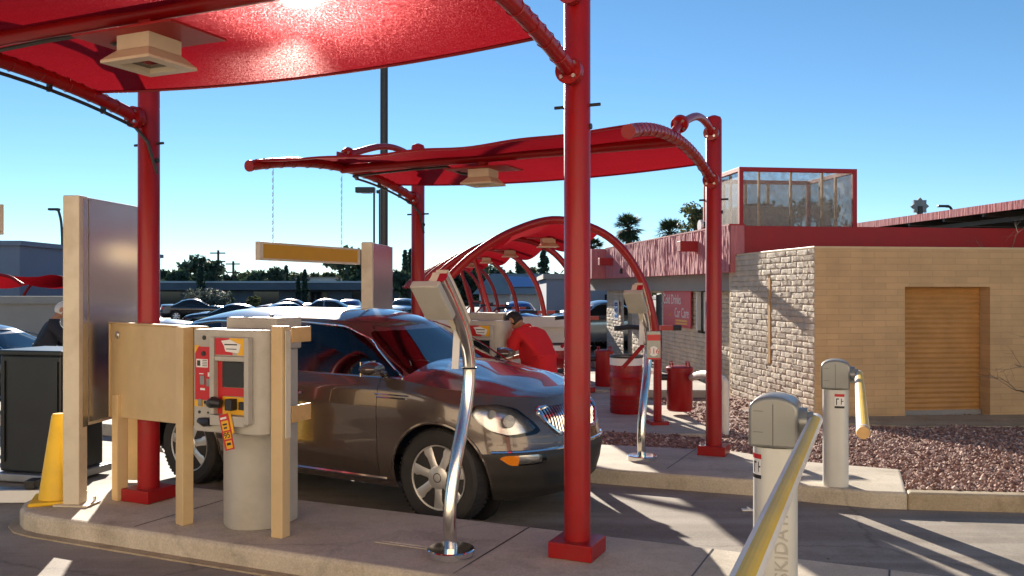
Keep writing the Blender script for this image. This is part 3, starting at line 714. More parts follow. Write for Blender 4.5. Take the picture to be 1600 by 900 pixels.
def leaves(mb, c, rad, n, size, rnd, shell=0.5, flat=1.0):
    c = Vector(c)
    for _ in range(n):
        d = Vector((rnd.gauss(0, 1), rnd.gauss(0, 1), rnd.gauss(0, 1))).normalized()
        r = shell + (1-shell)*rnd.random()
        p = c + Vector((d.x*rad[0], d.y*rad[1], d.z*rad[2]))*r
        a = Vector((rnd.gauss(0, 1), rnd.gauss(0, 1), rnd.gauss(0, flat))).normalized(); e = a.cross(d).normalized() if abs(a.dot(d)) < 0.98 else Vector((1, 0, 0))
        s = size*rnd.uniform(0.5, 1.3)
        mb.add([p-a*s, p+e*s*0.6, p+a*s, p-e*s*0.6], [(0, 1, 2, 3)])
def tree(label, x, y, h, kind='leaf_dark', wdt=None, seed=0, group='trees beyond the car park', leafsize=0.28, clumps=16, bare=0.0):
    r = random.Random(seed); wdt = wdt or h*0.45
    t = thing('tree', label, 'tree', (x, y, gz(x, y)), 0, group)
    tr = MB(); tr.tube([(0, 0, -0.2), (0.1, 0, h*0.3), (0.0, 0.1, h*0.62)], [h*0.03, h*0.022, h*0.012], 8)
    cr = MB()
    for k in range(clumps):
        a = r.uniform(0, 2*pi); q = sqrt(r.random())*wdt*0.75; z = h*r.uniform(0.38, 0.88)
        q *= (1-((z/h-0.55)/0.5)**2*0.6)
        c = (q*cos(a), q*sin(a), z)
        tr.tube([(0, 0, h*0.34), (c[0]*0.5, c[1]*0.5, lerp(h*0.34, z, 0.6)), c], [h*0.012, h*0.008, h*0.003], 5)
        rr = wdt*r.uniform(0.22, 0.42)
        leaves(cr, c, (rr, rr, rr*0.75), int(150*(1-bare)), leafsize*r.uniform(0.7, 1.2), r, 0.3)
    tr.build('trunk', M['bark'], t); cr.build('crown', M[kind], t, smooth=0, recalc=False)
    return t
def cypress(label, x, y, h, w_=0.09, seed=0):
    r = random.Random(seed); t = thing('cypress_tree', label, 'tree', (x, y, gz(x, y)), 0, 'cypress trees beyond the car park')
    MB().tube([(0, 0, -0.2), (0, 0, h*0.9)], [h*0.015, h*0.004], 6).build('trunk', M['bark'], t)
    cr = MB()
    for k in range(26):
        z = h*(0.06+0.93*k/26); rr = h*w_*(sin(pi*min(1, (k+3)/30))**0.6)*r.uniform(0.85, 1.1)
        leaves(cr, (r.gauss(0, rr*0.1), r.gauss(0, rr*0.1), z), (rr, rr, h*0.05), 60, h*0.028, r, 0.5)
    cr.build('crown', M['leaf_cyp'], t, smooth=0, recalc=False); return t
def palm(label, x, y, h, seed=0, R=1.5, skirt=True):
    r = random.Random(seed); t = thing('palm_tree', label, 'palm', (x, y, gz(x, y)), 0, 'palm trees behind the wash building')
    MB().tube([(0, 0, -0.2), (0.05, 0, h*0.5), (0, 0, h)], [0.22, 0.17, 0.16], 9).build('trunk', M['bark'], t)
    cr = MB()
    for k in range(64):
        a = r.uniform(0, 2*pi); el = r.uniform(-0.95, 1.25); d = Vector((cos(a)*cos(el), sin(a)*cos(el), sin(el)))
        L = R*r.uniform(0.75, 1.05); stem = Vector((0, 0, h)) + d*L*0.5
        fan = d.cross(Vector((0, 0, 1))).normalized(); up = fan.cross(d)
        cr.tube([(0, 0, h), stem], 0.02, 4)
        for j in range(13):
            b_ = radians(-70+140*j/12); dd = (d*cos(b_)+fan*sin(b_)).normalized(); tip = stem + dd*L*0.55*(0.75+0.25*cos(b_)) - Vector((0, 0, 0.16*L*r.random()))
            sd = dd.cross(up).normalized()*0.035*R
            m_ = lerp(stem, tip, 0.5); cr.add([stem, m_+sd, tip, m_-sd], [(0, 1, 2, 3)])
    cr.build('crown', M['leaf_palm'], t, smooth=0, recalc=False)
    if skirt:
        sk = MB()
        for k in range(150):
            a = r.uniform(0, 2*pi); z = h-r.uniform(0.1, R*1.3); q = (0.2+0.42*(1-(h-z)/(R*1.4)))*r.uniform(0.6, 1.1); sd = Vector((-sin(a), cos(a), 0))*0.05
            p = Vector((cos(a)*q, sin(a)*q, z)); e2 = p+Vector((cos(a)*0.05, sin(a)*0.05, -0.55)); sk.add([p-sd, p+sd, e2], [(0, 1, 2)])
        sk.build('dry_skirt', M['bark'], t, smooth=0, recalc=False)
    return t
def at(px, Z): return ((px-800)/FPX*Z, Z)
# px, depth, crown top y
def H(py, Z, y=None): return CAMZ + (452-py)/FPX*Z + 0.23
TL = [('broad dark tree rising behind the shopping centre roof, left of the utility poles', 316, 125, 402, 'leaf_dark'), ('rounded green tree behind the shopping centre near the yellow bar', 420, 128, 415, 'leaf_dark'),
      ('dark tree under the hanging yellow bar', 545, 118, 384, 'leaf_dark'), ('hazy tree low behind the shopping centre', 505, 160, 424, 'leaf_olive'), ('low dark tree behind the first utility pole', 352, 150, 428, 'leaf_dark'),
      ('bushy tree behind the far canopy left post', 640, 95, 425, 'leaf_dark'), ('dark tree at the foot of the tall lamp pole', 620, 120, 430, 'leaf_dark'),
      ('low wide tree beyond the left red post', 268, 118, 420, 'leaf_dark'), ('olive tree low between the cypresses', 462, 150, 426, 'leaf_olive'), ('small dark tree close to the left red post', 290, 140, 430, 'leaf_dark'),
      ('pale low tree at the right of the yellow bar', 530, 170, 420, 'leaf_olive'), ('hazy tree behind the second utility pole', 385, 170, 426, 'leaf_olive')]
for i, (l, px, Z, ty, k) in enumerate(TL):
    x, y = at(px, Z); h = H(ty, Z); tree(l, x, y, h, k, wdt=h*0.62, seed=20+i, leafsize=0.42, clumps=14)
for i, (l, px, Z, ty) in enumerate([('slim cypress right of the small lamp pole', 633, 120, 390), ('second slim cypress beside the far canopy left post', 641, 122, 388), ('short cypress in front of the shopping centre, left of a pair', 466, 108, 430),
                                    ('taller cypress of the pair before the shopping centre', 476, 108, 420), ('stout cypress behind the vacuum arches', 811, 60, 400), ('tall cypress right of the blue tarp house', 849, 62, 388), ('slim cypress in the left part of the car park skyline', 314, 110, 403), ('thin cypress between the hazy trees', 447, 130, 414)]):
    x, y = at(px, Z); h = H(ty, Z); cypress(l, x, y, h, 0.075 if i < 2 else 0.10, seed=60+i)
for i, (l, px, Z, ty, wd, k) in enumerate([('large grey green tree behind the vacuum arches', 735, 58, 405, 3.2, 'leaf_dark'), ('dense dark tree deep inside the arch tunnel', 775, 64, 420, 2.6, 'leaf_dark'), ('loose tree beside the blue tarp house', 830, 72, 415, 2.0, 'leaf_olive'), ('dark shrubby tree behind the arch tunnel mouth', 700, 62, 432, 2.4, 'leaf_dark')]):
    x, y = at(px, Z); tree(l, x, y, H(ty, Z), k, wdt=wd, seed=90+i, group='trees behind the vacuum arches', leafsize=0.2, clumps=22)
x, y = at(1098, 32); tree('olive leaved tree with thin upper twigs behind the building fascia', x, y, H(292, 32), 'leaf_olive', wdt=1.25, seed=121, group='trees behind the vacuum arches', leafsize=0.085, clumps=26, bare=0.1)
x, y = at(1240, 40); tree('dense olive tree seen through the rooftop cage', x, y, H(288, 40), 'leaf_dark', wdt=2.6, seed=122, group='trees behind the vacuum arches', leafsize=0.13, clumps=24)
for i, (l, px, Z, ty, R) in enumerate([('tall palm standing between the two arch posts against the sky', 983, 62, 328, 1.35), ('shorter palm beside the olive tree', 1047, 58, 338, 1.25), ('palm half hidden behind the near red post', 925, 66, 366, 1.2), ('small far palm above the yellow bar', 530, 140, 384, 1.6)]):
    x, y = at(px, Z); palm(l, x, y, H(ty, Z)-R*0.9, 140+i, R)
for i, (l, px, Z, ty, wd, k) in enumerate([('rounded tree above the left red canopy', 58, 62, 388, 3.0, 'leaf_dark'), ('low dark tree at the left behind the red canopy', 88, 66, 412, 2.6, 'leaf_dark'), ('olive bush tree behind the left arches', 70, 50, 440, 2.4, 'leaf_olive')]):
    x, y = at(px, Z); tree(l, x, y, H(ty, Z), k, wdt=wd, seed=160+i, group='trees at the left', leafsize=0.2, clumps=18)
for i, (l, px, Z, ty, wd, k) in enumerate([('grey green rounded shrub at the edge of the car park', 315, 62, 457, 2.6, 'leaf_grey'), ('bright green small shrub in the car park', 396, 70, 460, 0.9, 'leaf_olive'), ('dark shrub against the shopping centre wall', 352, 78, 455, 1.1, 'leaf_dark')]):
    x, y = at(px, Z); t = tree(l, x, y, H(ty, Z), k, wdt=wd, seed=180+i, group='shrubs in the car park', leafsize=0.13, clumps=16); t.name = 'shrub'; t['category'] = 'shrub'
# far tree line as one mass
r = random.Random(5); b = MB()
for k in range(150):
    x = r.uniform(-150, 120); y = r.uniform(190, 240)
    for j in range(2): leaves(b, (x+r.uniform(-3, 3), y, r.uniform(1.5, 4.2)), (4.5, 3, 2.6), 46, 0.9, r, 0.3)
tag(b.build('far_trees', M['leaf_dark'], smooth=0, recalc=False), 'distant line of trees closing the horizon', 'trees', kind='stuff')

# poles
def lamp_pole(label, px, Z, top, w_, arm=None, head=(0.5, 0.28, 0.1), dbl=False, cat='lamp pole'):
    x, y = at(px, Z); g = gz(x, y); t = thing('lamp_pole', label, cat, (x, y, g)); h = H(top, Z)
    MB().cyl((0, 0, -0.1), (0, 0, h), w_, 12).build('pole', M['darkmetal'], t)
    for s in ((-1, 1) if dbl else (-1,)):
        MB().box((s*head[0]*0.75, 0, h-0.03), head).build('lamp_head', M['darkmetal'], t, smooth=0, bevel=0.02)
    return t
lamp_pole('tall thick dark lamp pole rising past the red canopies', 600, 20, -190, 0.088)
lamp_pole('distant lamp pole with twin box heads beside the thick dark pole', 584.5, 60, 299, 0.07, head=(0.7, 0.4, 0.2), dbl=True)
lamp_pole('thin distant lamp pole just left of the thick dark pole', 593.5, 46, 296, 0.06, head=(1.0, 0.4, 0.28))
def cobra(label, px, Z, top, lean):
    x, y = at(px, Z); t = thing('street_lamp', label, 'street lamp', (x, y, gz(x, y))); h = H(top, Z)
    MB().tube(catmull([(0, 0, -0.1), (0, 0, h*0.75), (lean*0.45, 0, h*0.97), (lean, 0, h)], 5), 0.09, 8).build('pole', M['darkmetal'], t)
    MB().box((lean*1.2, 0, h), (0.75, 0.3, 0.16)).build('lamp_head', M['darkmetal'], t, smooth=0, bevel=0.04); return t
cobra('curved street lamp left of the tall metal sign', 97, 60, 327, -0.45)
cobra('small street lamp above the flat eave roof edge', 1495, 62, 322, -0.8)
for l, px, top, cb in (('taller wooden utility pole with two crossarms on the skyline', 341, 391, 1.3), ('shorter wooden utility pole with crossarms right of the taller one', 364.5, 408, 1.2)):
    Z = 150; x, y = at(px, Z); t = thing('utility_pole', l, 'utility pole', (x, y, gz(x, y)), 0, 'utility poles'); h = H(top, Z)
    MB().cyl((0, 0, -0.1), (0, 0, h), 0.2, 8).build('pole', M['wood_pole'], t)
    for z in (h-0.6, h-2.0): MB().bb((-cb, -0.28, z), (cb, -0.21, z+0.22)).build('crossarm', M['wood_pole'], t, smooth=0)
# bare branches at the right edge
def bare_tree(label, x, y, h, seed, spread):
    r = random.Random(seed); t = thing('bare_tree', label, 'tree', (x, y, gz(x, y)+0.1)); b = MB()
    def grow(p, d, L, rad, lev):
        q = p; path = [p]
        for k in range(4):
            d = (d+Vector((r.gauss(0, 0.16), r.gauss(0, 0.16), r.gauss(0, 0.12)))).normalized(); q = q+d*L/4; path.append(q)
        b.tube(path, [rad*(1-0.12*i) for i in range(5)], 5 if lev < 2 else 3)
        if lev < 4:
            for k in range(3 if lev else 5):
                grow(path[r.randint(2, 4)], (d*0.7+Vector((r.gauss(0, spread), r.gauss(0, spread), r.gauss(0.05, spread*0.7)))).normalized(), L*r.uniform(0.55, 0.8), rad*0.5, lev+1)
    grow(Vector((0, 0, -0.1)), Vector((-0.25, -0.1, 1)), h, 0.035, 0)
    b.build('branches', M['twig'], t, smooth=60); return t
x, y = at(1625, 13.2); bare_tree('leafless small tree with twisting grey twigs in front of the tan wall', x, y, 0.85, 4, 0.7)
x, y = at(1625, 16.6); bare_tree('leafless branches reaching over the red fascia at the right edge', x, y, 1.75, 9, 0.9)

# unseen pale building suggested by reflections, added and sized to bounce sunlight into shade
def bouncew(t, hw, h):
    for k in range(5):
        MB().bb((-hw+2+k*6.5, 18.0, 0.9), (-hw+4.2+k*6.5, 18.05, 2.2)).build('window', M['darkglass'], t, smooth=0)
box_building('bounce_building', 'unseen pale building behind the viewer, added to bounce warm sunlight into the shade', -24, 20, -27, -9, 8.0, M['bouncewall'], M['redwall'], bouncew)
# ------------------------------------------------------------------ tensile shade canopies over the lanes
def flange(mb, c, axis, r=0.085, th=0.026, mbolt=None):
    c = Vector(c); a = Vector(axis).normalized()
    for s in (-1, 1): mb.cyl(c+a*(s*th*0.55-th*0.5), c+a*(s*th*0.55+th*0.5)*1.0, r, 22)
    if mbolt is not None:
        q = a.cross(Vector((0, 0, 1))).normalized() if abs(a.z) < 0.9 else Vector((1, 0, 0)); p = a.cross(q)
        for k in range(4):
            d = (q*cos(pi/4+k*pi/2)+p*sin(pi/4+k*pi/2))*r*0.68
            mbolt.cyl(c+d-a*(th*1.1+0.018), c+d+a*(th*1.1+0.018), 0.014, 6)
def canopy(name, label, pl, pr, hF, baseL, baseR):
    """pl, pr: (u, v) of the two posts; hF: height of the lower arm flange"""
    u0, v0 = (pl[0]+pr[0])/2, (pl[1]+pr[1])/2
    o = W(u0, v0); t = thing(name, label, 'canopy', o, LANE, 'red shade canopies over the lanes')
    loc = lambda p: Vector((p[0]-u0, p[1]-v0, 0))
    A, B = loc(pl), loc(pr); D = 3.28; top = hF+0.73
    def arm(E, d):
        tt = (d-0.12)/(D-0.12); return Vector((E.x, E.y-d, hF+0.19*4*tt*(1-tt)+0.02*tt))
    for E, bz in ((A, baseL), (B, baseR)):
        mb = MB()
        mb.tube([(E.x, E.y, bz+0.10), (E.x, E.y, top-0.05), (E.x, E.y, top-0.02), (E.x, E.y, top)], [0.0875, 0.0875, 0.075, 0.03], 28)
        p = mb.build('post', M['red'], t)
        MB().box((E.x, E.y, bz+0.052), (0.30, 0.30, 0.104)).build('base_box', M['red'], p, smooth=0, bevel=0.006)
        MB().box((E.x, E.y, bz+0.006), (0.27, 0.27, 0.03)).build('grout_pad', M['kerb'], p, smooth=0)
        mb = MB(); mb.cyl((E.x-0.16, E.y, hF-0.20), (E.x+0.16, E.y, hF-0.20), 0.011, 8); mb.cyl((E.x+0.08, E.y, hF-0.34), (E.x+0.10, E.y, hF-0.34), 0.02, 8)
        mb.build('cross_bolt', M['darkmetal'], p)
        am = MB(); bo = MB()
        am.tube([(E.x, E.y-0.06, hF-0.02)]+[arm(E, 0.12+k*(D-0.12)/28) for k in range(29)], 0.052, 16)
        flange(am, (E.x, E.y-0.15, hF), (0, 1, 0), 0.088, 0.028, bo)
        flange(am, arm(E, D), (0, 1, 0.1), 0.057, 0.010)
        ao = am.build('arm', M['red'], t)
        lr = MB()
        for k in range(26):
            d = 0.35+k*0.112; c = arm(E, d); tan = (arm(E, d+0.02)-c).normalized()
            q = Vector((1, 0, 0)); n_ = q.cross(tan)
            lr.tube([c+(q*cos(a)+n_*sin(a))*0.057+(Vector((0, 0, 0.022*max(0, sin(a))*(k % 2))))+tan*0.012*sin(a*0.5+k) for a in [i*2*pi/10 for i in range(11)]], 0.003, 4, caps=False)
        lr.build('lacing', M['red'], ao)
        bm_ = MB(); z1 = hF+0.49; d2 = 1.62; e = arm(E, d2)
        pth = catmull([(E.x, E.y-0.05, z1), (E.x, E.y-0.40, z1+0.09), (E.x, E.y-0.90, z1+0.07), (E.x, E.y-d2, z1-0.13)], 7)
        bm_.tube(pth, 0.04, 14)
        flange(bm_, (E.x, E.y-0.14, z1+0.025), (0, 1, 0), 0.082, 0.026, bo)
        flange(bm_, (E.x, E.y-d2+0.02, z1-0.125), (0, 1, 0.55), 0.082, 0.026, bo)
        bm_.box((E.x, E.y-d2-0.08, e.z+0.09), (0.014, 0.24, 0.16)); bm_.tube([(E.x, E.y-d2, z1-0.13), (E.x, E.y-d2-0.25, e.z+0.03)], 0.038, 12)
        bm_.build('brace', M['red'], t)
        bo.build('bolts', M['bolt'], ao, smooth=0)
    # purlin and conduit
    dp = 1.72; pa, pb = arm(A, dp), arm(B, dp)
    MB().tube([pa+Vector((0, 0, -0.02)), pb+Vector((0, 0, -0.02))], 0.05, 14).build('purlin', M['red'], t)
    mid = lerp(pa, pb, 0.47)
    pth = [arm(A, 0.14+k*0.16)+Vector((0.0, 0, -0.088)) for k in range(9)] + [pa+Vector((0.12, 0.05, -0.10)), pa+Vector((0.4, 0.02, -0.09)), lerp(pa, pb, 0.25)+Vector((0, 0, -0.085)), lerp(pa, pb, 0.36)+Vector((0, 0.0, -0.085)), mid+Vector((-0.25, 0, -0.17)), mid+Vector((-0.05, 0, -0.2))]
    cd = MB(); cd.tube([(A.x+0.09, A.y, hF-0.45), (A.x+0.08, A.y-0.09, hF-0.2)]+pth, 0.014, 8)
    for k in (2, 5, 8): cd.box(pth[k]+Vector((0, 0, 0.015)), (0.03, 0.03, 0.06))
    cd.build('conduit', M['darkmetal'], t)
    fb = MB()
    def fab(i, j):
        lat = 4*i*(1-i); d = lerp(0.52-0.05*lat, D-0.05-0.10*lat, j); p = lerp(arm(A, d), arm(B, d), i)
        return Vector((p.x, p.y, p.z+0.045-0.055*lat+0.012*sin(i*23)*sin(j*5)*lat))
    fb.grid(fab, 64, 30); fb.build('fabric', M['fabric'], t, smooth=80)
    hem = MB()
    hem.tube([fab(i/40, 0) for i in range(41)], 0.012, 6); hem.tube([fab(i/40, 1) for i in range(41)], 0.012, 6)
    hem.build('hem', M['red'], t)
    return t, lambda i, d: (o + Matrix.Rotation(LANE, 3, 'Z') @ lerp(arm(A, d), arm(B, d), i))
can1, pt1 = canopy('shade_canopy', 'nearest red shade canopy, its fabric glowing overhead with the sun behind it', (-5.78, 5.53), (-1.99, 5.53), 3.31, IH, IH)
g2 = -0.016*4.3
can2, pt2 = canopy('shade_canopy', 'second red shade canopy over the brown car, its whole curved roof in view', (-5.89, 10.18), (-1.95, 9.86), 3.09, IH+g2-0.005, IH+g2)

def lamp_fixture(label, loc, rz, group, s=1.0):
    t = thing('canopy_light', label, 'light', loc, rz, group)
    MB().box((0, 0, 0.215), (1.05, 0.60, 0.02)).bb((-0.06, -0.06, 0.22), (0.06, 0.06, 0.36)).build('mount_plate', M['redwall'], t, smooth=0, bevel=0.004)
    def fr(mb, w0, z0, w1, z1):
        a = [(sx*w0, sy*w0, z0) for sx, sy in ((-1, -1), (1, -1), (1, 1), (-1, 1))]; b_ = [(sx*w1, sy*w1, z1) for sx, sy in ((-1, -1), (1, -1), (1, 1), (-1, 1))]
        mb.add(a+b_, [(0, 1, 5, 4), (1, 2, 6, 5), (2, 3, 7, 6), (3, 0, 4, 7)])
    mb = MB(); mb.bb((-0.17, -0.17, 0.09), (0.17, 0.17, 0.205)); fr(mb, 0.255, 0.0, 0.17, 0.088); fr(mb, 0.255, 0.0, 0.255, -0.022); fr(mb, 0.255, -0.022, 0.16, -0.024); fr(mb, 0.16, -0.024, 0.13, 0.05)
    mb.bb((-0.15, -0.15, 0.05), (0.15, 0.15, 0.056))
    mb.build('housing', M['lampbeige'], t, smooth=0, recalc=False)
    MB().bb((-0.14, -0.14, 0.012), (0.14, 0.14, 0.018)).build('lens', M['lens'], t, smooth=0)
    t.scale = (s, s, s); return t
p = pt1(0.47, 1.70); lamp_fixture('beige square lamp hung under the nearest canopy', (p.x, p.y, p.z-0.31), LANE, 'square canopy lamps', 0.72)
p = pt2(0.47, 1.70); lamp_fixture('beige square lamp hung under the second canopy over the brown car', (p.x, p.y, p.z-0.29), LANE, 'square canopy lamps', 0.70)

# ------------------------------------------------------------------ hanging clearance bars
def clearance_bar(label, u, v0, v1, zt, zb, chains, armf, tt, full=True):
    vm = (v0+v1)/2; p = W(u, vm); t = thing('clearance_bar', label, 'clearance bar', (p.x, p.y, (zt+zb)/2), LANE, 'hanging yellow clearance bars')
    L = (v1-v0)/2; h = (zt-zb)/2
    b = MB()
    b.bb((-0.03, -L, -h), (0.03, L, -h+0.022)); b.bb((-0.03, -L, h-0.022), (0.03, L, h)); b.bb((-0.03, -L, -h+0.0225), (0.03, -L+0.05, h-0.0225)); b.bb((-0.03, L-0.05, -h+0.0225), (0.03, L, h-0.0225))
    b.build('frame', M['cream'], t, smooth=0, bevel=0.002)
    MB().bb((-0.022, -L+0.05, -h+0.022), (0.022, L-0.05, h-0.022)).build('panel', M['yellow'], t, smooth=0)
    for c in chains:
        q = armf(tt, c); a = Vector((0, c[0]-0 if False else 0, 0))
        y = q[0]; z = q[1]; ch = MB(); n_ = max(4, int((z-zt)/0.035))
        for k in range(n_):
            za = zt+(z-zt)*k/n_; zc = zt+(z-zt)*(k+1.25)/n_-(zt+zb)/2; za -= (zt+zb)/2
            ax = Vector((0.009, 0, 0)) if k % 2 else Vector((0, 0.009, 0))
            ch.tube([Vector((0, y-vm, za))-ax*0, Vector((0, y-vm, (za+zc)/2))+ax, Vector((0, y-vm, zc)), Vector((0, y-vm, (za+zc)/2))-ax, Vector((0, y-vm, za))], 0.004, 4, caps=False)
        ch.build('chain', M['galv'], t)
    return t
clearance_bar('long yellow bar in a white frame hung on chains from the second canopy', -5.89, 7.02, 8.79, 2.375, 2.19, [7.25, 8.45], lambda tt, c: (c, 3.2), 0)
clearance_bar('yellow bar end in a white frame cut by the left edge of the picture', -5.77, 2.45, 4.20, 2.49, 2.28, [2.7, 3.95], lambda tt, c: (c, 3.42), 0)

# ------------------------------------------------------------------ tall metal signs at the lane entry
def lane_sign(label, u, v, base, zt, zb, rz):
    p = W(u, v); t = thing('metal_sign', label, 'sign', (p.x, p.y, base), rz, 'tall metal signs')
    zt -= base; zb -= base
    MB().bb((-0.07, -0.02, 0.012), (0.07, 0.10, zt)).build('post', M['cream'], t, smooth=0, bevel=0.008)
    q = MB().bb((-0.065, 0.96, 0.0), (0.045, 1.05, zt-0.02)).build('post', M['tan'], t, smooth=0, bevel=0.006)
    MB().bb((-0.05, 0.102, zb), (0.055, 0.958, zt-0.004)).build('cabinet', M['cream'], t, smooth=0, bevel=0.004)
    b = MB().bb((0.058, 0.135, zb+0.03), (0.064, 1.10, zt-0.012)).build('sheet_panel', M['brushed'], t, smooth=0)
    MB().bb((0.071, 0.03, zb), (0.074, 0.1, zt-0.02)).build('edge_trim', M['brushed'], t, smooth=0)
    MB().bb((-0.13, -0.06, 0), (0.16, 0.15, 0.014)).build('base_plate', M['cream'], t, smooth=0, bevel=0.003)
    bt = MB()
    for x in (-0.10, 0.12): bt.cyl((x, 0.12, 0.012), (x, 0.12, 0.05), 0.012, 6)
    bt.build('anchor_bolts', M['bolt'], t); return t
lane_sign('tall metal sign with a cream edge post and mirror like side sheet', -6.17, 5.11, IH, 2.66, 0.78, -0.10)
lane_sign('more distant metal sign showing above the brown car roof', -6.17, 9.40, IH+g2, 2.49, 0.62, -0.10)

# ------------------------------------------------------------------ pay stations
def pay_station(label, u, v, base, tagged=True):
    p = W(u, v); t = thing('pay_station', label, 'pay station', (p.x, p.y, base), LANE, 'pay stations')
    # pedestal with a bowed front
    pts = [(-0.21, 0.26), (-0.23, -0.02)] + [(-0.23+0.46*k/10, -0.06-0.14*sin(pi*k/10)) for k in range(11)] + [(0.23, -0.02), (0.21, 0.26)]
    MB().prism(pts, 0, 1.30).build('pedestal', M['kiosk'], t, bevel=0.006).location = (-0.11, 0, 0)
    MB().bb((-0.24, -0.02, 1.302), (0.23, 0.28, 1.54)).build('top_cabinet', M['kiosk'], t, smooth=0, bevel=0.012).location = (-0.11, 0, 0)
    hp = [(-0.40, -0.30), (0.14, -0.30), (0.19, -0.285), (0.225, -0.25), (0.24, -0.20), (0.24, -0.02), (-0.36, -0.02), (-0.40, -0.06)]
    ho = MB().prism(hp, 0.72, 1.46).build('terminal_housing', M['kiosk'], t, bevel=0.008)
    bz = MB(); bz.bb((-0.205, -0.355, 0.86), (-0.165, -0.302, 1.41)); bz.bb((-0.164, -0.350, 1.24), (0.105, -0.302, 1.275)); bz.bb((0.105, -0.355, 0.80), (0.145, -0.302, 1.41)); bz.bb((-0.205, -0.352, 0.78), (0.1045, -0.302, 0.855))
    bz.bb((-0.163, -0.345, 1.276), (0.1045, -0.302, 1.41)); bz.build('bezel', M['kiosk'], t, smooth=0, bevel=0.006)
    s = MB().bb((-0.12, -0.318, 1.055), (0.095, -0.304, 1.235)).build('screen', M['screen'], t, smooth=0, bevel=0.003)
    f = lambda x, y, z: frame((x, y, z), (1, 0, 0), (0, 0, 1))
    d = MB(); d.bb((-0.160, -0.3465, 1.285), (0.0, -0.3462, 1.405)); d.bb((-0.164, -0.311, 0.86), (-0.122, -0.303, 1.238)); d.bb((-0.122, -0.311, 0.99), (0.104, -0.303, 1.05))
    d.bb((-0.385, -0.3025, 0.95), (-0.215, -0.3005, 1.335)); d.build('red_decal', M['stickred'], t, smooth=0)
    d = MB(); d.prism([(-0.03, 1.405), (0.102, 1.405), (0.102, 1.285), (0.05, 1.285)], 0.347, 0.3485, Matrix(((1, 0, 0), (0, 0, -1), (0, 1, 0))))
    d.build('yellow_decal', M['stickyel'], t, smooth=0); d = MB(); d.bb((-0.122, -0.311, 0.86), (0.104, -0.303, 0.985)); d.build('yellow_decal', M['stickyel'], t, smooth=0); d = MB(); d.bb((-0.390, -0.303, 0.90), (-0.30, -0.3005, 0.947)); d.build('yellow_decal', M['stickyel'], t, smooth=0); d = MB(); d.prism([(-0.388, 1.345), (-0.345, 1.345), (-0.388, 1.28)], 0.3028, 0.304, Matrix(((1, 0, 0), (0, 0, -1), (0, 1, 0))))
    d.build('yellow_decal', M['stickyel'], t, smooth=0)
    d = MB(); Rm = Matrix(((1, 0, 0), (0, 0, -1), (0, 1, 0)))
    d.prism([(-0.10, 1.385), (-0.02, 1.395), (0.075, 1.36), (0.07, 1.335), (0.055, 1.30), (-0.06, 1.31), (-0.075, 1.35)], 0.3495, 0.3505, Rm)
    d.build('logo_label', M['white'], t, smooth=0); d = MB(); d.bb((-0.372, -0.3045, 1.185), (-0.265, -0.303, 1.245)); d.build('instruction_label', M['white'], t, smooth=0); d = MB(); d.bb((-0.345, -0.3045, 1.135), (-0.305, -0.303, 1.142)); d.bb((-0.265, -0.3045, 1.12), (-0.225, -0.303, 1.15)); d.bb((-0.335, -0.3045, 1.02), (-0.29, -0.303, 1.035))
    d.build('white_label', M['white'], t, smooth=0)
    d = MB()
    for k in range(4): d.bb((-0.36+0.045, -0.3052, 1.195+k*0.013), (-0.272, -0.3047, 1.200+k*0.013))
    d.bb((-0.07, -0.3515, 1.355), (0.045, -0.3508, 1.364)); d.bb((-0.055, -0.3515, 1.325), (0.04, -0.3508, 1.331)); d.bb((-0.365, -0.3052, 1.195), (-0.335, -0.3047, 1.235))
    d.build('print_lines', M['darkmetal'], t, smooth=0)
    d = MB(); d.bb((-0.335, -0.309, 1.06), (-0.295, -0.301, 1.125)); d.build('slot_plate', M['greymetal'], t, smooth=0, bevel=0.002); d = MB(); d.bb((-0.275, -0.309, 1.05), (-0.215, -0.301, 1.105)); d.build('slot_plate', M['greymetal'], t, smooth=0, bevel=0.002); d = MB(); d.bb((-0.35, -0.312, 0.905), (-0.315, -0.301, 0.955)); d.build('slot_plate', M['greymetal'], t, smooth=0, bevel=0.002)
    d = MB(); d.tube([(-0.20, -0.36, 0.935), (-0.15, -0.375, 0.95), (-0.09, -0.36, 0.94)], [0.03, 0.042, 0.03], 10); d.bb((-0.05, -0.372, 0.895), (0.01, -0.303, 0.975)); d.bb((0.045, -0.34, 0.90), (0.095, -0.303, 0.955)); d.bb((-0.29, -0.32, 0.925), (-0.215, -0.301, 0.945))
    d.build('card_reader', M['black'], t, smooth=40, bevel=0.004)
    d = MB(); d.tube([(-0.335, -0.312, 0.80), (-0.27, -0.33, 0.795), (-0.215, -0.33, 0.80)], [0.022, 0.035, 0.03], 10); d.cyl((-0.345, -0.304, 0.86), (-0.345, -0.298, 0.86), 0.012, 10); d.cyl((-0.265, -0.304, 0.86), (-0.265, -0.298, 0.86), 0.008, 10); d.build('coin_cup', M['black'], t)
    d = MB(); d.cyl((-0.30, -0.305, 1.40), (-0.30, -0.298, 1.40), 0.017, 12); d.cyl((-0.305, -0.309, 1.285), (-0.305, -0.300, 1.285), 0.018, 12); d.build('lock', M['darkmetal'], t)
    kb = MB().tube([(-0.02, 0.1, 1.54), (-0.02, 0.1, 1.565)], [0.02, 0.012], 8); kb.build('top_latch', M['galv'], t)
    return t
pay_station('grey beige pay station with a screen and red yellow stickers on the near island', -4.345, 5.26, IH)
pay_station('pay station half hidden behind the car beside the man in red', -4.42, 9.42, IH+g2)
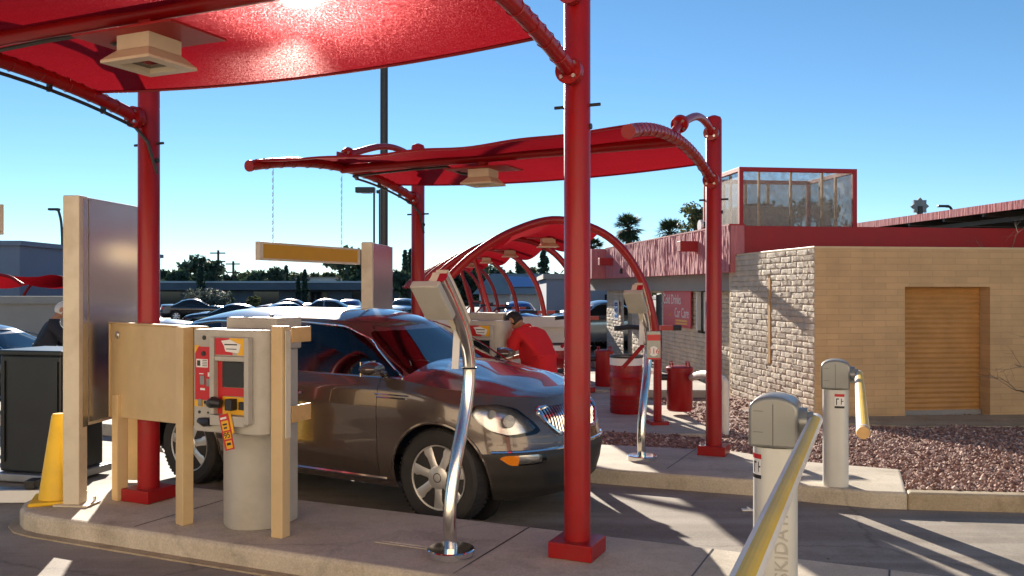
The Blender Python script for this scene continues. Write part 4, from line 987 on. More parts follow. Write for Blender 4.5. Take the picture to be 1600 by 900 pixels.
# tear-off tag hanging on the pay station
p = W(-4.41, 4.895); tg = thing('price_tag', 'red and yellow tear off price tag hanging from the pay station, reading 95', 'tag', (p.x, p.y, IH+0.86), LANE)
Rt = Matrix.Rotation(radians(-14), 3, 'Y')
MB().box(Rt @ Vector((0.0, 0, -0.12)), (0.085, 0.003, 0.255), Rt).build('strip', M['stickred'], tg, smooth=0)
MB().box(Rt @ Vector((0.048, 0.004, -0.07)), (0.03, 0.003, 0.14), Rt).build('back_strip', M['stickyel'], tg, smooth=0)
d = MB(); d.box(Rt @ Vector((0.002, -0.0025, -0.075)), (0.062, 0.002, 0.07), Rt); d.box(Rt @ Vector((0.002, -0.0025, -0.145)), (0.062, 0.002, 0.05), Rt); d.box(Rt @ Vector((0.004, -0.0025, -0.21)), (0.055, 0.002, 0.055), Rt); d.build('yellow_field', M['stickyel'], tg, smooth=0)
d = MB(); put_text(d, '95', 0.06, frame(Rt @ Vector((0.002, -0.0045, -0.145)), Rt @ Vector((1, 0, 0)), Rt @ Vector((0, 0, 1)))); d.box(Rt @ Vector((0.0, -0.0043, -0.065)), (0.04, 0.001, 0.012), Rt); d.box(Rt @ Vector((0.0, -0.0043, -0.09)), (0.03, 0.001, 0.012), Rt); d.box(Rt @ Vector((0.004, -0.0043, -0.205)), (0.036, 0.001, 0.018), Rt); d.build('digits', M['black'], tg, smooth=0)
d = MB(); d.box(Rt @ Vector((-0.004, -0.0027, -0.02)), (0.055, 0.001, 0.014), Rt); d.build('white_band', M['white'], tg, smooth=0)

# ------------------------------------------------------------------ tan guards beside the pay station
p = W(-4.91, 5.12); gl = W(-5.98, 5.42); rz = atan2(p.y-gl.y, p.x-gl.x)
sg = thing('shield_board', 'tan sheet metal shield board on two square legs left of the pay station', 'shield', (gl.x, gl.y, IH), rz)
Lb = (p-gl).length
MB().bb((-0.05, -0.05, 0), (0.045, 0.045, 0.88)).build('leg', M['tan'], sg, smooth=0, bevel=0.006)
MB().bb((Lb-0.05, -0.11, 0), (Lb+0.05, -0.02, 1.47)).build('leg', M['tan'], sg, smooth=0, bevel=0.006)
b = MB(); b.prism([(-0.14, 0.68), (Lb+0.16, 0.735), (Lb+0.16, 1.46), (-0.14, 1.46)], -0.03, 0.015, Matrix(((1, 0, 0), (0, 0, -1), (0, 1, 0)))); b.bb((-0.15, -0.03, 1.461), (Lb+0.165, 0.035, 1.475)); b.bb((-0.152, -0.028, 0.68), (-0.141, 0.035, 1.46)); b.build('board', M['tan'], sg, smooth=0, bevel=0.004)
MB().lathe([(0.03, 0), (0.03, 0.015), (0.018, 0.022), (0.0, 0.024)], (0.0, -0.016, 1.37), 16, Matrix.Rotation(pi/2, 3, 'X')).build('round_knob', M['bolt'], sg)
MB().cyl((0, -0.02, 0.78), (0, -0.012, 0.78), 0.012, 8).build('screw', M['darkmetal'], sg)
p = W(-4.05, 5.07)
gd = thing('guard_post', 'tan square guard post with hinged plates at the right of the pay station', 'guard post', (p.x, p.y, IH), LANE)
MB().bb((-0.05, -0.045, 0), (0.05, 0.045, 1.49)).build('post', M['tan'], gd, smooth=0, bevel=0.006)
MB().bb((0.053, -0.02, 0.70), (0.062, 0.035, 1.46)).build('hinge', M['cream'], gd, smooth=0, bevel=0.002)
for z0, z1 in ((1.37, 1.48), (0.80, 0.92)):
    MB().bb((0.05, 0.048, z0), (0.062, 0.27, z1)).build('bracket_plate', M['orange'], gd, smooth=0, bevel=0.003)
# grey cable drooping behind the board
c = W(-6.0, 5.75); cb = MB().tube(catmull([(c.x-0.08, c.y, 1.05), (c.x-0.09, c.y, 0.75), (c.x-0.05, c.y+0.02, 0.5), (c.x+0.05, c.y, 0.3), (c.x+0.06, c.y, IH)], 5), 0.012, 6)
tag(cb.build('power_cable', M['galv']), 'grey power cable dropping to the island behind the tan board', 'cable')

# ------------------------------------------------------------------ curved poles with reader boxes
def reader_pole(label, u, v, base):
    p = W(u, v); t = thing('curved_pole', label, 'pole', (p.x, p.y, base), LANE, 'curved steel reader poles')
    pts = [(0, 0.0, 0.03), (0, -0.02, 0.28), (0, 0.055, 0.58), (0, 0.22, 0.96), (0, 0.262, 1.25), (0, 0.16, 1.50), (0, -0.04, 1.72), (0, -0.16, 1.83)]
    path = catmull(pts, 7)
    MB().tube(path, [0.044+0.014*max(0, (i-28)/21) for i in range(len(path))], 20).build('tube', M['steel'], t)
    up = catmull([(0, 0.16, 1.50), (0, -0.04, 1.72), (0, -0.16, 1.83)], 6); n_ = len(up)
    ch = MB()
    for i in range(n_-1):
        a, c = up[i], up[i+1]; tn = (c-a).normalized(); nn = Vector((1, 0, 0)).cross(tn)
        for du, dn, w_, h_ in ((-0.035, 0.0, 0.055, 0.075), (0, -0.045, 0.085, 0.03)):
            R = Matrix((Vector((1, 0, 0)), tn, nn)).transposed()
            ch.box((a+c)/2+Vector((du, 0, 0))+nn*dn, (w_, (c-a).length*1.02, h_), R)
    ch.build('head_channel', M['cream'], t, smooth=30)
    a, c = up[2], up[-1]; tn = (c-a).normalized(); nn = Vector((1, 0, 0)).cross(tn)
    if nn.y > 0: nn = -nn
    R = Matrix((Vector((1, 0, 0)), tn, Vector((1, 0, 0)).cross(tn))).transposed()
    cc = up[-3]+nn*0.17
    MB().box(cc, (0.20, 0.30, 0.055), R).build('reader_box', M['kiosk'], t, smooth=0, bevel=0.008)
    MB().box(cc-nn*0.055, (0.06, 0.10, 0.07), R).build('bracket', M['darkmetal'], t, smooth=0)
    MB().lathe([(0.157, 0.0), (0.157, 0.045), (0.150, 0.052), (0.05, 0.054)], (0, 0, 0), 40).build('base_disc', M['chrome'], t)
    MB().box((-0.05, 0.17, 1.36), (0.05, 0.012, 0.30), Matrix.Rotation(-0.12, 3, 'X')).build('label_strip', M['white'], t, smooth=0)
    b = MB().tube([path[27]+Vector((0.048*cos(q), 0.048*sin(q), 0.0)) for q in [k*2*pi/12 for k in range(13)]], 0.006, 5, caps=False); b.build('cable_tie', M['black'], t)
    return t
p = Vector((-0.40, 5.83)); uu = CA*p.x-SA*p.y; vv = SA*p.x+CA*p.y
reader_pole('near curved steel pole with a beige reader box on a round chrome foot', uu, vv, IH)
reader_pole('farther curved steel pole with a reader box, beside the red trash drum', -2.57, 9.16, IH-0.016*3.66)
ns = thing('number_sign', 'small red and grey sign with the number 116 fixed to the farther curved pole', 'sign', (1.475, 9.24, 0.56), 0.05); ns.scale = (0.62,)*3
MB().bb((-0.12, -0.01, 0.98), (0.12, 0.01, 1.46)).build('plate', M['greymetal'], ns, smooth=0, bevel=0.01)
MB().bb((-0.115, -0.016, 1.30), (0.115, -0.012, 1.40)).bb((-0.115, -0.016, 0.985), (0.115, -0.012, 1.01)).build('red_band', M['stickred'], ns, smooth=0)
d = MB(); d.prism([(0.085*cos(k*pi/12), 0.085*sin(k*pi/12)) for k in range(24)], 0.012, 0.014, Matrix(((1, 0, 0), (0, 0, -1), (0, 1, 0))), (0, 0, 1.12)); d.build('white_disc', M['white'], ns, smooth=0)
d = MB(); put_text(d, '116', 0.13, frame((0, -0.017, 1.12), (1, 0, 0), (0, 0, 1))); d.build('number', M['stickred'], ns, smooth=0)
MB().bb((-0.06, 0.011, 1.18), (0.06, 0.10, 1.24)).build('bracket', M['galv'], ns, smooth=0)

# ------------------------------------------------------------------ boom barriers
def barrier(label, x, y, base, H_, armlen, text, rz, slope=0.0):
    t = thing('boom_barrier', label, 'barrier', (x, y, base), rz, 'boom barriers')
    def rr(w_, d_, r, n=6):
        out = []
        for cx, cy, a in ((w_/2-r, d_/2-r, 0), (-w_/2+r, d_/2-r, 90), (-w_/2+r, -d_/2+r, 180), (w_/2-r, -d_/2+r, 270)):
            out += [(cx+r*cos(radians(a+90*k/n)), cy+r*sin(radians(a+90*k/n))) for k in range(n+1)]
        return out
    MB().prism(rr(0.225, 0.225, 0.085), 0, H_-0.285).build('column', M['bollard'], t, smooth=40)
    hp = [(-0.125, 0.0), (0.125, 0.0)] + [(0.125*cos(a)*1.0, 0.20+0.068*sin(a)) for a in [k*pi/14 for k in range(15)]]
    hd = MB().prism(hp, -0.128, 0.128, Matrix(((1, 0, 0), (0, 0, -1), (0, 1, 0))), (0, 0, H_-0.28)).build('head', M['greymetal'], t, smooth=40, bevel=0.016, seg=3)
    sm = MB().bb((-0.0015, -0.1295, H_-0.27), (0.0015, -0.1285, H_-0.05)); 
    for z in (H_-0.20, H_-0.09): sm.bb((-0.10, -0.1295, z), (-0.05, -0.1285, z+0.002))
    sm.build('seam', M['black'], hd, smooth=0)
    hz = H_-0.15
    MB().cyl((0.12, -0.01, hz), (0.165, -0.01, hz), 0.075, 24).cyl((0.165, -0.01, hz), (0.195, -0.01, hz), 0.055, 24).build('hub', M['greymetal'], t)
    Rr = Matrix.Rotation(slope, 3, 'X')
    ap = lambda q, z=0.0, xx=0.0: Vector((0.20+xx, -0.01, hz)) + Rr @ Vector((0, -q, z))
    bm_ = MB(); bm_.tube([ap(-0.10), ap(armlen)], 0.036, 20).build('boom', M['boom'], t, smooth=40)
    st_ = MB(); ys = []
    b_ = MB()
    for k in range(2):
        q0, q1 = (0.0, armlen*0.985) if k == 0 else (0, 0)
        if k == 0:
            pr = []
            for i in range(5):
                a = radians(lerp(35, 105, i/4)); pr.append((0.0368*cos(a), 0.0368*sin(a)))
            for i in range(4):
                x0, z0 = pr[i]; x1, z1 = pr[i+1]
                b_.add([ap(q0, 0, 0)+Vector((z0*0+x0*0, 0, 0))*0 + Vector((x0, 0, 0)) + Rr @ Vector((0, 0, z0)), ap(q0) + Vector((x1, 0, 0)) + Rr @ Vector((0, 0, z1)), ap(q1) + Vector((x1, 0, 0)) + Rr @ Vector((0, 0, z1)), ap(q1) + Vector((x0, 0, 0)) + Rr @ Vector((0, 0, z0))], [(0, 1, 2, 3)])
    b_.build('yellow_stripe', M['cone'], t, smooth=40)
    MB().tube([ap(armlen-0.0), ap(armlen+0.05)], [0.039, 0.034], 16).build('end_cap', M['orange'], t)
    def colx(q):           # front surface of the rounded column
        o_ = max(0.0, abs(q)-0.0275); return -(0.0275+sqrt(max(0, 0.085**2-min(o_, 0.085)**2)))
    def wrap(name, m_, x0, x1, z0, z1, off, par):
        b2 = MB(); n2 = max(2, int((x1-x0)/0.01))
        b2.grid(lambda u, v_: Vector((lerp(x0, x1, u)*(1+off), colx(lerp(x0, x1, u))-off, lerp(z0, z1, v_))), n2, 1); return b2.build(name, m_, par, smooth=60)
    sx = 0.035 if not text else -0.085
    hw_ = 0.042 if not text else 0.024
    k = wrap('warning_label', M['white'], sx-hw_, sx+hw_, H_-0.45, H_-0.32, 0.0015, t)
    wrap('red_bar', M['stickred'], sx-hw_, sx+hw_, H_-0.345, H_-0.32, 0.003, k); wrap('black_bar', M['black'], sx-hw_, sx+hw_, H_-0.45, H_-0.43, 0.003, k)
    for a_, c_, e_, f_ in ((-0.7, -0.5, 0.36, 0.42), (-0.49, -0.1, 0.36, 0.37), (0.3, 0.45, 0.36, 0.415), (0.46, 0.8, 0.382, 0.39)):
        wrap('pictogram', M['black'], sx+a_*hw_, sx+c_*hw_, H_-f_, H_-e_, 0.003, k)
    if text:
        d = MB(); put_text(d, text, 0.098, frame((0.045, -0.1142, H_-0.775), (0, 0, 1), (-1, 0, 0))); d.build('lettering', M['kiosk'], t, smooth=0)
    return t
barrier('nearest boom barrier, its yellow striped boom crossing the lower right of the picture', 1.41, 4.75, IH, 1.20, 3.55, 'SKIDATA', radians(-22.2), 0.0)
barrier('farther slim boom barrier standing on the pale pad by the gravel', 2.98, 8.17, IH-0.016*3.2, 1.17, 3.45, None, radians(-21), 0.0)

# ------------------------------------------------------------------ vacuum arch canopies
def vac_arches(label, loc, rz, prof, nA, dy, strut, group, fab_x, feet=True, r=0.058, lights=True):
    t = thing('vacuum_canopy', label, 'canopy', loc, rz, 'red vacuum bay canopies')
    path = catmull(prof, 7)
    up = [p for p in path if p.z > prof[1][2]]
    for k in range(nA):
        y = k*dy
        a = MB().tube([Vector((p.x, y, p.z)) for p in path], r, 14).build('arch', M['red'], t)
        MB().box((prof[0][0], y, prof[0][2]+0.05), (0.26, 0.26, 0.10)).build('base_plate', M['red'], a, smooth=0, bevel=0.006)
        c = MB(); c.bb((prof[0][0]+r*0.6, y-0.03, 1.37), (prof[0][0]+0.22, y+0.03, 1.44)); c.bb((prof[0][0]-0.20, y-0.03, 1.37), (prof[0][0]-r*0.6, y+0.03, 1.44)); c.build('hose_bracket', M['red'], a, smooth=0)
        MB().cyl((prof[0][0]+0.22, y, 1.405), (prof[0][0]+0.34, y, 1.405), 0.04, 10).build('hose_end', M['black'], a); h = MB(); h.tube(catmull([(prof[0][0]-0.2, y, 1.405), (prof[0][0]-0.4, y, 1.42), (prof[0][0]-0.62, y, 1.40)], 4), 0.035, 8); h.build('vacuum_hose', M['black'], a)
        if k in strut: MB().cyl((-1.75, y+0.02, 2.84), (-0.95, y+0.02, 0.05), 0.05, 10).build('strut', M['red'], t)
        d = MB(); d.tube([(-0.05, y, 1.33), (-0.5, y, 0.85)], 0.03, 8); d.build('hose_arm', M['red'], a)
        if k < nA-1:
            sel = [p for p in up if fab_x[0] <= p.x <= fab_x[1]]
            def fn(i, j, y=y):
                q = j*(len(sel)-1); a0 = int(min(q, len(sel)-2)); p = lerp(sel[a0], sel[a0+1], q-a0); lat = 4*i*(1-i)
                return Vector((p.x-0.25*lat*(1-j)*(1 if False else 0)-0.22*lat*(j < 0.08)*0, y+dy*i, p.z+r*(1-lat)-0.16*lat*(0.4+0.6*abs(2*j-1))))
            MB().grid(fn, 14, 24).build('fabric', M['fabric'], t, smooth=80)
    return t
prof = [(0, 0, 0.0), (0, 0, 0.6), (-0.02, 0, 1.29), (-0.24, 0, 2.10), (-0.70, 0, 2.68), (-1.41, 0, 2.91), (-2.05, 0, 2.75), (-2.60, 0, 2.42), (-3.04, 0, 2.0)]
vloc = (2.05, 12.5, -0.05); vrz = atan2(0.143, 1.0)
vac_arches('long tunnel of red arches and fabric over the vacuum bays by the wash building', vloc, vrz, prof, 7, 4.4, (2, 3, 4, 5), 'x', (-1.98, -0.72))
Rv = Matrix.Rotation(vrz, 3, 'Z')
for k, l in enumerate(['largest beige lamp at the mouth of the arch tunnel', 'second beige lamp inside the arch tunnel', 'third beige lamp inside the arch tunnel', 'fourth beige lamp deep inside the arch tunnel', 'smallest beige lamp at the far end of the arch tunnel']):
    p = Vector(vloc) + Rv @ Vector((-1.2, 2.0+4.4*k, 2.64)); lamp_fixture(l, p, vrz, 'square canopy lamps', 0.62)
prof2 = [(0, 0, 0.0), (0, 0, 0.7), (0.05, 0, 1.3), (0.3, 0, 2.0), (0.75, 0, 2.5), (1.3, 0, 2.68), (1.9, 0, 2.6), (2.4, 0, 2.3)]
vac_arches('far red vacuum canopy showing at the left edge of the picture', (-20.6, 33, gz(-20, 33)), 0.0, prof2, 4, 4.0, (), 'x', (0.5, 2.4))

# ------------------------------------------------------------------ vacuum drums, trash drum, pipe
def drum(name, label, cat, x, y, z, r, h, trash, group=None):
    t = thing(name, label, cat, (x, y, z), random.uniform(0, 1), group)
    pr = [(r*0.94, 0.0), (r, 0.03)]
    for k in (0.33, 0.66): pr += [(r, h*k-0.012), (r*1.03, h*k), (r, h*k+0.012)]
    pr += [(r, h-0.03), (r*1.04, h-0.015), (r*1.04, h)]
    if trash:
        MB().lathe(pr[:-2]+[(r, h*0.93), (r*0.96, h*0.93)], n=36).build('body', M['red'], t)
        MB().lathe([(r*1.012, h*0.87), (r*1.02, h), (r*0.95, h), (r*0.93, h*0.8)], n=30).build('liner_bag', M['white'], t)
        MB().lathe([(r*0.93, h*1.005), (r*1.05, h*1.0), (r*1.05, h*1.04), (r*0.93, h*1.04)], n=30, closed=True).build('rim', M['black'], t)
        ho = MB()
        for i in range(40):
            a = i*2*pi/40
            for j in range(9):
                z_ = h*(0.08+j*0.085)
                if abs((z_/h) % 0.33) < 0.02: continue
                c = Vector((r*1.002*cos(a), r*1.002*sin(a), z_)); ho.box(c, (0.004, 0.014, 0.014), Matrix.Rotation(a, 3, 'Z'))
        ho.build('perforations', M['black'], t, smooth=0)
    else:
        MB().lathe([(r*0.9, 0), (r, 0.03), (r, h-0.07)], n=32).build('body', M['red'], t)
        MB().lathe([(r*1.0, h-0.07), (r*1.06, h-0.068), (r*1.06, h-0.02), (r*0.9, h), (0.0, h+0.01)], n=32).build('lid', M['red'], t)
        hd = MB()
        for a in (0.6, 2.3, 3.7, 5.4):
            c = Vector((r*0.85*cos(a), r*0.85*sin(a), h)); q = Vector((-sin(a), cos(a), 0))*0.03
            hd.tube([c-q, c-q+Vector((0, 0, 0.06)), c+q+Vector((0, 0, 0.06)), c+q], 0.009, 5)
        hd.build('clamps', M['red'], t)
        [MB().cyl((q_*r*0.9, 0, h*0.75), (q_*(r+0.11), 0, h*0.75), 0.05, 12).build('hose_nozzle', M['black'], t) for q_ in (-1, 1)]
        t.rotation_euler = (0, 0, 0)
    return t
pz = lambda x, y: gz(x, y)+0.11
drum('trash_drum', 'red perforated trash drum with a white liner and black rim beside the curved pole', 'trash drum', 1.77, 13.75, pz(1.77, 13.75), 0.25, 0.86, True)
drum('vacuum_canister', 'red vacuum canister with clamped lid between the arch foot and the far red post', 'vacuum', 2.57, 13.6, pz(2.57, 13.6)+0.06, 0.195, 0.68, False, 'red vacuum canisters')
drum('vacuum_canister', 'red vacuum canister left of the trash drum, farther back', 'vacuum', 1.83, 17.6, gz(1.8, 17.6)+0.16, 0.18, 0.72, False, 'red vacuum canisters')
drum('trash_drum', 'small red drum half hidden by the near red post', 'trash drum', 0.93, 17.9, gz(0.9, 18)+0.16, 0.22, 0.80, True)
pp = thing('vacuum_pipe', 'white plastic pipe with an elbow going down into the gravel behind the far red post', 'pipe', (2.78, 12.0, gz(2.7, 12.0)+0.07))
MB().tube(catmull([(0.10, 0, -0.1), (0.10, 0, 0.60), (0.08, 0.03, 0.70), (0.0, 0.12, 0.745), (-0.04, 0.7, 0.72), (-0.05, 1.45, 0.60)], 5), 0.055, 14).build('pipe', M['pvc'], pp)

# ------------------------------------------------------------------ left side objects
cn = thing('traffic_cone', 'faded yellow slim safety cone behind the tall metal sign post', 'cone', (-3.76, 7.36, IH), 0.35)
MB().lathe([(0.155, 0.02), (0.15, 0.05), (0.055, 0.70), (0.045, 0.72), (0.0, 0.722)], n=28).build('body', M['cone'], cn)
MB().prism([(-0.2, -0.2), (0.2, -0.2), (0.2, 0.2), (-0.2, 0.2)], 0, 0.03).build('base', M['cone'], cn, smooth=0, bevel=0.01)
p = P(50, 755, 8.75); bn = thing('black_bin', 'tall black box bin with a rimmed top at the left edge behind the yellow cone', 'bin', (p.x+0.05, 9.05, gz(p.x, 9)), radians(-14))
MB().bb((-0.36, -0.30, 0.10), (0.36, 0.30, 1.26)).build('body', M['binblack'], bn, smooth=0, bevel=0.02)
b = MB(); b.bb((-0.385, -0.325, 1.262), (0.385, 0.325, 1.31)); b.build('lid', M['binblack'], bn, smooth=0, bevel=0.012)
MB().bb((-0.33, -0.318, 0.2), (-0.29, -0.302, 1.2)).build('rib', M['binblack'], bn, smooth=0); MB().bb((0.29, -0.318, 0.2), (0.33, -0.302, 1.2)).build('rib', M['binblack'], bn, smooth=0)
MB().bb((-0.42, -0.38, 0.02), (0.42, 0.36, 0.098)).build('base_skid', M['galv'], bn, smooth=0, bevel=0.01)
p = P(28, 780, 7.75); ws = thing('wheel_stop', 'low grey wheel stop with a dark rubber block at the left edge', 'wheel stop', (p.x-0.3, 7.95, gz(p.x, 8)), radians(2))
MB().prism([(-0.09, 0), (0.09, 0), (0.06, 0.12), (-0.06, 0.12)], -0.55, 0.55, Matrix(((0, 0, 1), (1, 0, 0), (0, 1, 0)))).build('kerb_block', M['galv'], ws, smooth=0, bevel=0.01)
MB().bb((0.28, -0.08, 0.122), (0.37, 0.06, 0.2)).build('rubber_block', M['black'], ws, smooth=0, bevel=0.01)
# leaf litter and papers
b = MB(); r = random.Random(2)
for k in range(60):
    x = r.uniform(-3.5, 5); y = r.uniform(5, 12); z = gz(x, y)+0.012
    if 4.6 < vof(x, y) < 6.2 or vof(x, y) > 8.2: continue
    s = r.uniform(0.008, 0.022); a = r.uniform(0, 6.28); b.add([(x+s*cos(a), y+s*sin(a), z), (x+s*0.5*cos(a+1.6), y+s*0.5*sin(a+1.6), z+0.006), (x-s*cos(a), y-s*sin(a), z+0.002), (x-s*0.5*cos(a+1.6), y-s*0.5*sin(a+1.6), z)], [(0, 1, 2, 3)])
tag(b.build('leaf_litter', M['twig'], smooth=0), 'dry leaf crumbs scattered on the lane', 'litter', kind='stuff')
pl = P(1168, 786, 7.75); b = MB().bb((-0.05, -0.02, 0.0), (0.05, 0.03, 0.012)); b.box((0.01, 0.0, 0.02), (0.03, 0.04, 0.014), Matrix.Rotation(0.5, 3, 'Y'))
o = b.build('paper_scrap', M['white'], smooth=0); o.location = (pl.x, pl.y, gz(pl.x, pl.y)+0.006); tag(o, 'crumpled white paper scrap lying on the lane', 'litter')
# ------------------------------------------------------------------ cars
class Car:
    def __init__(s, sedan=False, q=1.0):
        s.sedan = sedan; s.q = q
        if not sedan:
            s.wb = 3.02; s.R = 0.395; s.Xf, s.Xr = 0.86, -4.10; s.W = 0.975
            s.ztx, s.ztv = [-4.1, -3.6, -0.5, 0.2, 0.55, 0.86], [1.20, 1.20, 1.175, 1.105, 1.05, 0.985]
            s.gF, s.gR, s.tF, s.tR, s.gz, s.crown, s.gw, s.tw = 0.06, -4.02, -1.02, -3.55, 1.645, 0.095, 0.885, 0.655
        else:
            s.wb = 2.75; s.R = 0.33; s.Xf, s.Xr = 0.86, -3.85; s.W = 0.90
            s.ztx, s.ztv = [-3.85, -3.2, -0.5, 0.2, 0.55, 0.86], [0.98, 1.0, 0.95, 0.88, 0.82, 0.72]
            s.gF, s.gR, s.tF, s.tR, s.gz, s.crown, s.gw, s.tw = -0.2, -3.3, -1.25, -2.55, 1.36, 0.07, 0.80, 0.56
    def zt(s, x): return tab(s.ztx, s.ztv, x)
    def low(s, k):            # section width, front and rear reach at height fraction k
        Y = tab([0, 0.12, 0.3, 0.5, 0.72, 0.88, 1.0], [0.90, 0.955, 0.985, 0.99, 1.0, 0.985, 0.93], k)*s.W
        F = s.Xf + tab([0, 0.12, 0.28, 0.45, 0.6, 0.8, 1.0], [-0.10, -0.03, 0.0, 0.02, -0.02, -0.06, -0.17], k)
        Rr = s.Xr - tab([0, 0.2, 0.45, 0.7, 1.0], [-0.10, 0.0, 0.02, -0.05, -0.10], k)
        return Y, F, Rr
    ZB = 0.26
    def lowpt(s, a, k, side=-1):
        """a in [0,1] from rear centre to front centre"""
        Y, F, Rr = s.low(k); p = 2.5; fl, rl = 0.95, 0.65
        if a < 0.2: t = (a/0.2)*pi/2; x = Rr+rl - rl*max(0, cos(t))**(2/p); y = Y*max(0, sin(t))**(2/p)
        elif a > 0.7: t = (a-0.7)/0.3*pi/2; x = F-fl + fl*max(0, sin(t))**(2/p); y = Y*max(0, cos(t))**(2/p)
        else: x = lerp(Rr+rl, F-fl, (a-0.2)/0.5); y = Y
        zb = s.ZB-(0.03 if a > 0.75 else 0); z = lerp(zb, s.zt(x), k)
        return Vector((x, side*y, z))
    def gpt(s, a, k, side=-1):
        kk = k; Y = lerp(s.gw, s.tw, kk)+0.035*sin(pi*kk); F = lerp(s.gF, s.tF, kk)+0.03*sin(pi*kk); Rr = lerp(s.gR, s.tR, kk**1.3); p = 3.2; fl, rl = 0.55, 0.5
        if a < 0.2: t = (a/0.2)*pi/2; x = Rr+rl - rl*max(0, cos(t))**(2/p); y = Y*max(0, sin(t))**(2/p)
        elif a > 0.7: t = (a-0.7)/0.3*pi/2; x = F-fl + fl*max(0, sin(t))**(2/p); y = Y*max(0, cos(t))**(2/p)
        else: x = lerp(Rr+rl, F-fl, (a-0.2)/0.5); y = Y
        top = s.gz - 0.07*max(0, (x-s.tF+0.55)/0.6)**2*(x > s.tF-0.55) - 0.10*max(0, (s.tR+0.9-x)/0.9)**2*(x < s.tR+0.9)
        return Vector((x, side*y, lerp(s.zt(min(x, -0.2))-0.03, top, kk)))
    def ysurf(s, x, z, green=False):
        """half width of the side at (x, z)"""
        if green:
            best = None
            for i in range(61):
                k = i/60; p = s.gpt(0.45, k); 
                if best is None or abs(p.z-z) < best[0]: best = (abs(p.z-z), k)
            k = best[1]
            lo, hi = 0.15, 0.95
            for _ in range(30):
                m = (lo+hi)/2
                if s.gpt(m, k).x < x: lo = m
                else: hi = m
            return -s.gpt((lo+hi)/2, k).y
        k = (z-s.ZB)/(s.zt(x)-s.ZB); lo, hi = 0.0, 1.0
        for _ in range(30):
            m = (lo+hi)/2
            if s.lowpt(m, k).x < x: lo = m
            else: hi = m
        return -s.lowpt((lo+hi)/2, k).y
    def xfront(s, y, z):
        x = 0.6
        for _ in range(4):
            k = max(0, min(1, (z-s.ZB+0.03)/(s.zt(x)-s.ZB+0.03))); lo, hi = 0.7, 1.0
            for _ in range(24):
                m = (lo+hi)/2
                if -s.lowpt(m, k).y > abs(y): lo = m
                else: hi = m
            x = s.lowpt((lo+hi)/2, k).x
        return x
    def build(s, root, paint, full=True):
        q = s.q; na, nk = int(150*q), int(26*q)+2
        low = []
        aa = [i/na for i in range(na+1)]
        for side in (-1, 1):
            for i in range(na):
                for j in range(nk):
                    a0, a1, k0, k1 = aa[i], aa[i+1], j/nk, (j+1)/nk
                    low.append([s.lowpt(a0, k0, side), s.lowpt(a1, k0, side), s.lowpt(a1, k1, side), s.lowpt(a0, k1, side)])
        # hood, boot deck
        hood = []; X1 = s.low(1.0)[1]; X0 = s.low(1.0)[2]; nh = int(16*q)+4
        ax = [a for a in aa]
        def hp(a, t):
            p = s.lowpt(a, 1.0); y = -p.y; yy = y*t
            f = max(0, min(1, (X1-p.x)/0.9)); cr = 0.115*(f**0.6)*(1-abs(t)**2.3) if not s.sedan else 0.09*(f**0.6)*(1-abs(t)**2.3)
            return Vector((p.x, yy, p.z+cr+0.012*(1-min(1, abs(abs(t)-0.62)/0.12))*f*(p.x > -0.3)))
        for i in range(na):
            xm = s.lowpt(aa[i], 1.0).x
            if -0.55 > xm > s.gR+0.25 and xm < s.gF-0.5: continue
            for j in range(-nh, nh):
                hood.append([hp(aa[i], j/nh), hp(aa[i+1], j/nh), hp(aa[i+1], (j+1)/nh), hp(aa[i], (j+1)/nh)])
        hoodF = [f for f in hood if f[0].x > -1]; deck = [f for f in hood if f[0].x <= -1]
        # greenhouse
        gl_s, gl_f, gl_r = [], [], []; ng = int(20*q)+4
        for side in (-1, 1):
            for i in range(na):
                for j in range(ng):
                    fc = [s.gpt(aa[i], j/ng, side), s.gpt(aa[i+1], j/ng, side), s.gpt(aa[i+1], (j+1)/ng, side), s.gpt(aa[i], (j+1)/ng, side)]
                    am = (aa[i]+aa[i+1])/2
                    (gl_f if am > 0.80 else gl_r if am < 0.10 else gl_s).append(fc)
        roof = []
        def rp(a, t):
            p = s.gpt(a, 1.0); L = max(0, min(1, (s.tF-p.x)/0.45))*max(0, min(1, (p.x-s.tR)/0.5)); L = sqrt(max(0, L))
            return Vector((p.x, -p.y*t, p.z+s.crown*(0.25+0.75*L)*(1-abs(t)**2.4)*(1 if abs(p.y) > 0.02 else 0)))
        for i in range(na):
            for j in range(-nh, nh): roof.append([rp(aa[i], j/nh), rp(aa[i+1], j/nh), rp(aa[i+1], (j+1)/nh), rp(aa[i], (j+1)/nh)])
        # wheel arches
        for cx in (0.0, -s.wb):
            low = clip(low, lambda p: (s.R+0.055)-sqrt((p.x-cx)**2+(p.z-s.R-0.0)**2) if abs(p.y) > 0.4*s.W else -1)[1]
        parts = {}
        # side windows
        if not s.sedan:
            wl = [[(-0.40, 1.185), (-0.86, 1.47), (-1.20, 1.578), (-1.66, 1.61), (-1.66, 1.19)],
                  [(-1.75, 1.185), (-1.75, 1.61), (-2.72, 1.605), (-2.72, 1.205)], [(-2.80, 1.21), (-2.80, 1.598), (-3.35, 1.55), (-3.66, 1.40), (-3.60, 1.25)]]
        else:
            wl = [[(-0.62, 0.98), (-1.05, 1.19), (-1.40, 1.295), (-1.72, 1.31), (-1.72, 0.99)], [(-1.79, 0.99), (-1.79, 1.31), (-2.3, 1.28), (-2.75, 1.10), (-2.72, 1.0)]]
        wl = [rnd_poly(w_, 0.05) for w_ in wl]
        wins = []
        for w_ in wl:
            f = sgn_poly(w_); i_, gl_s = clip(gl_s, lambda p: f(p.x, p.z)); wins.append(i_)
        za = s.zt(-0.3); zb = s.gz
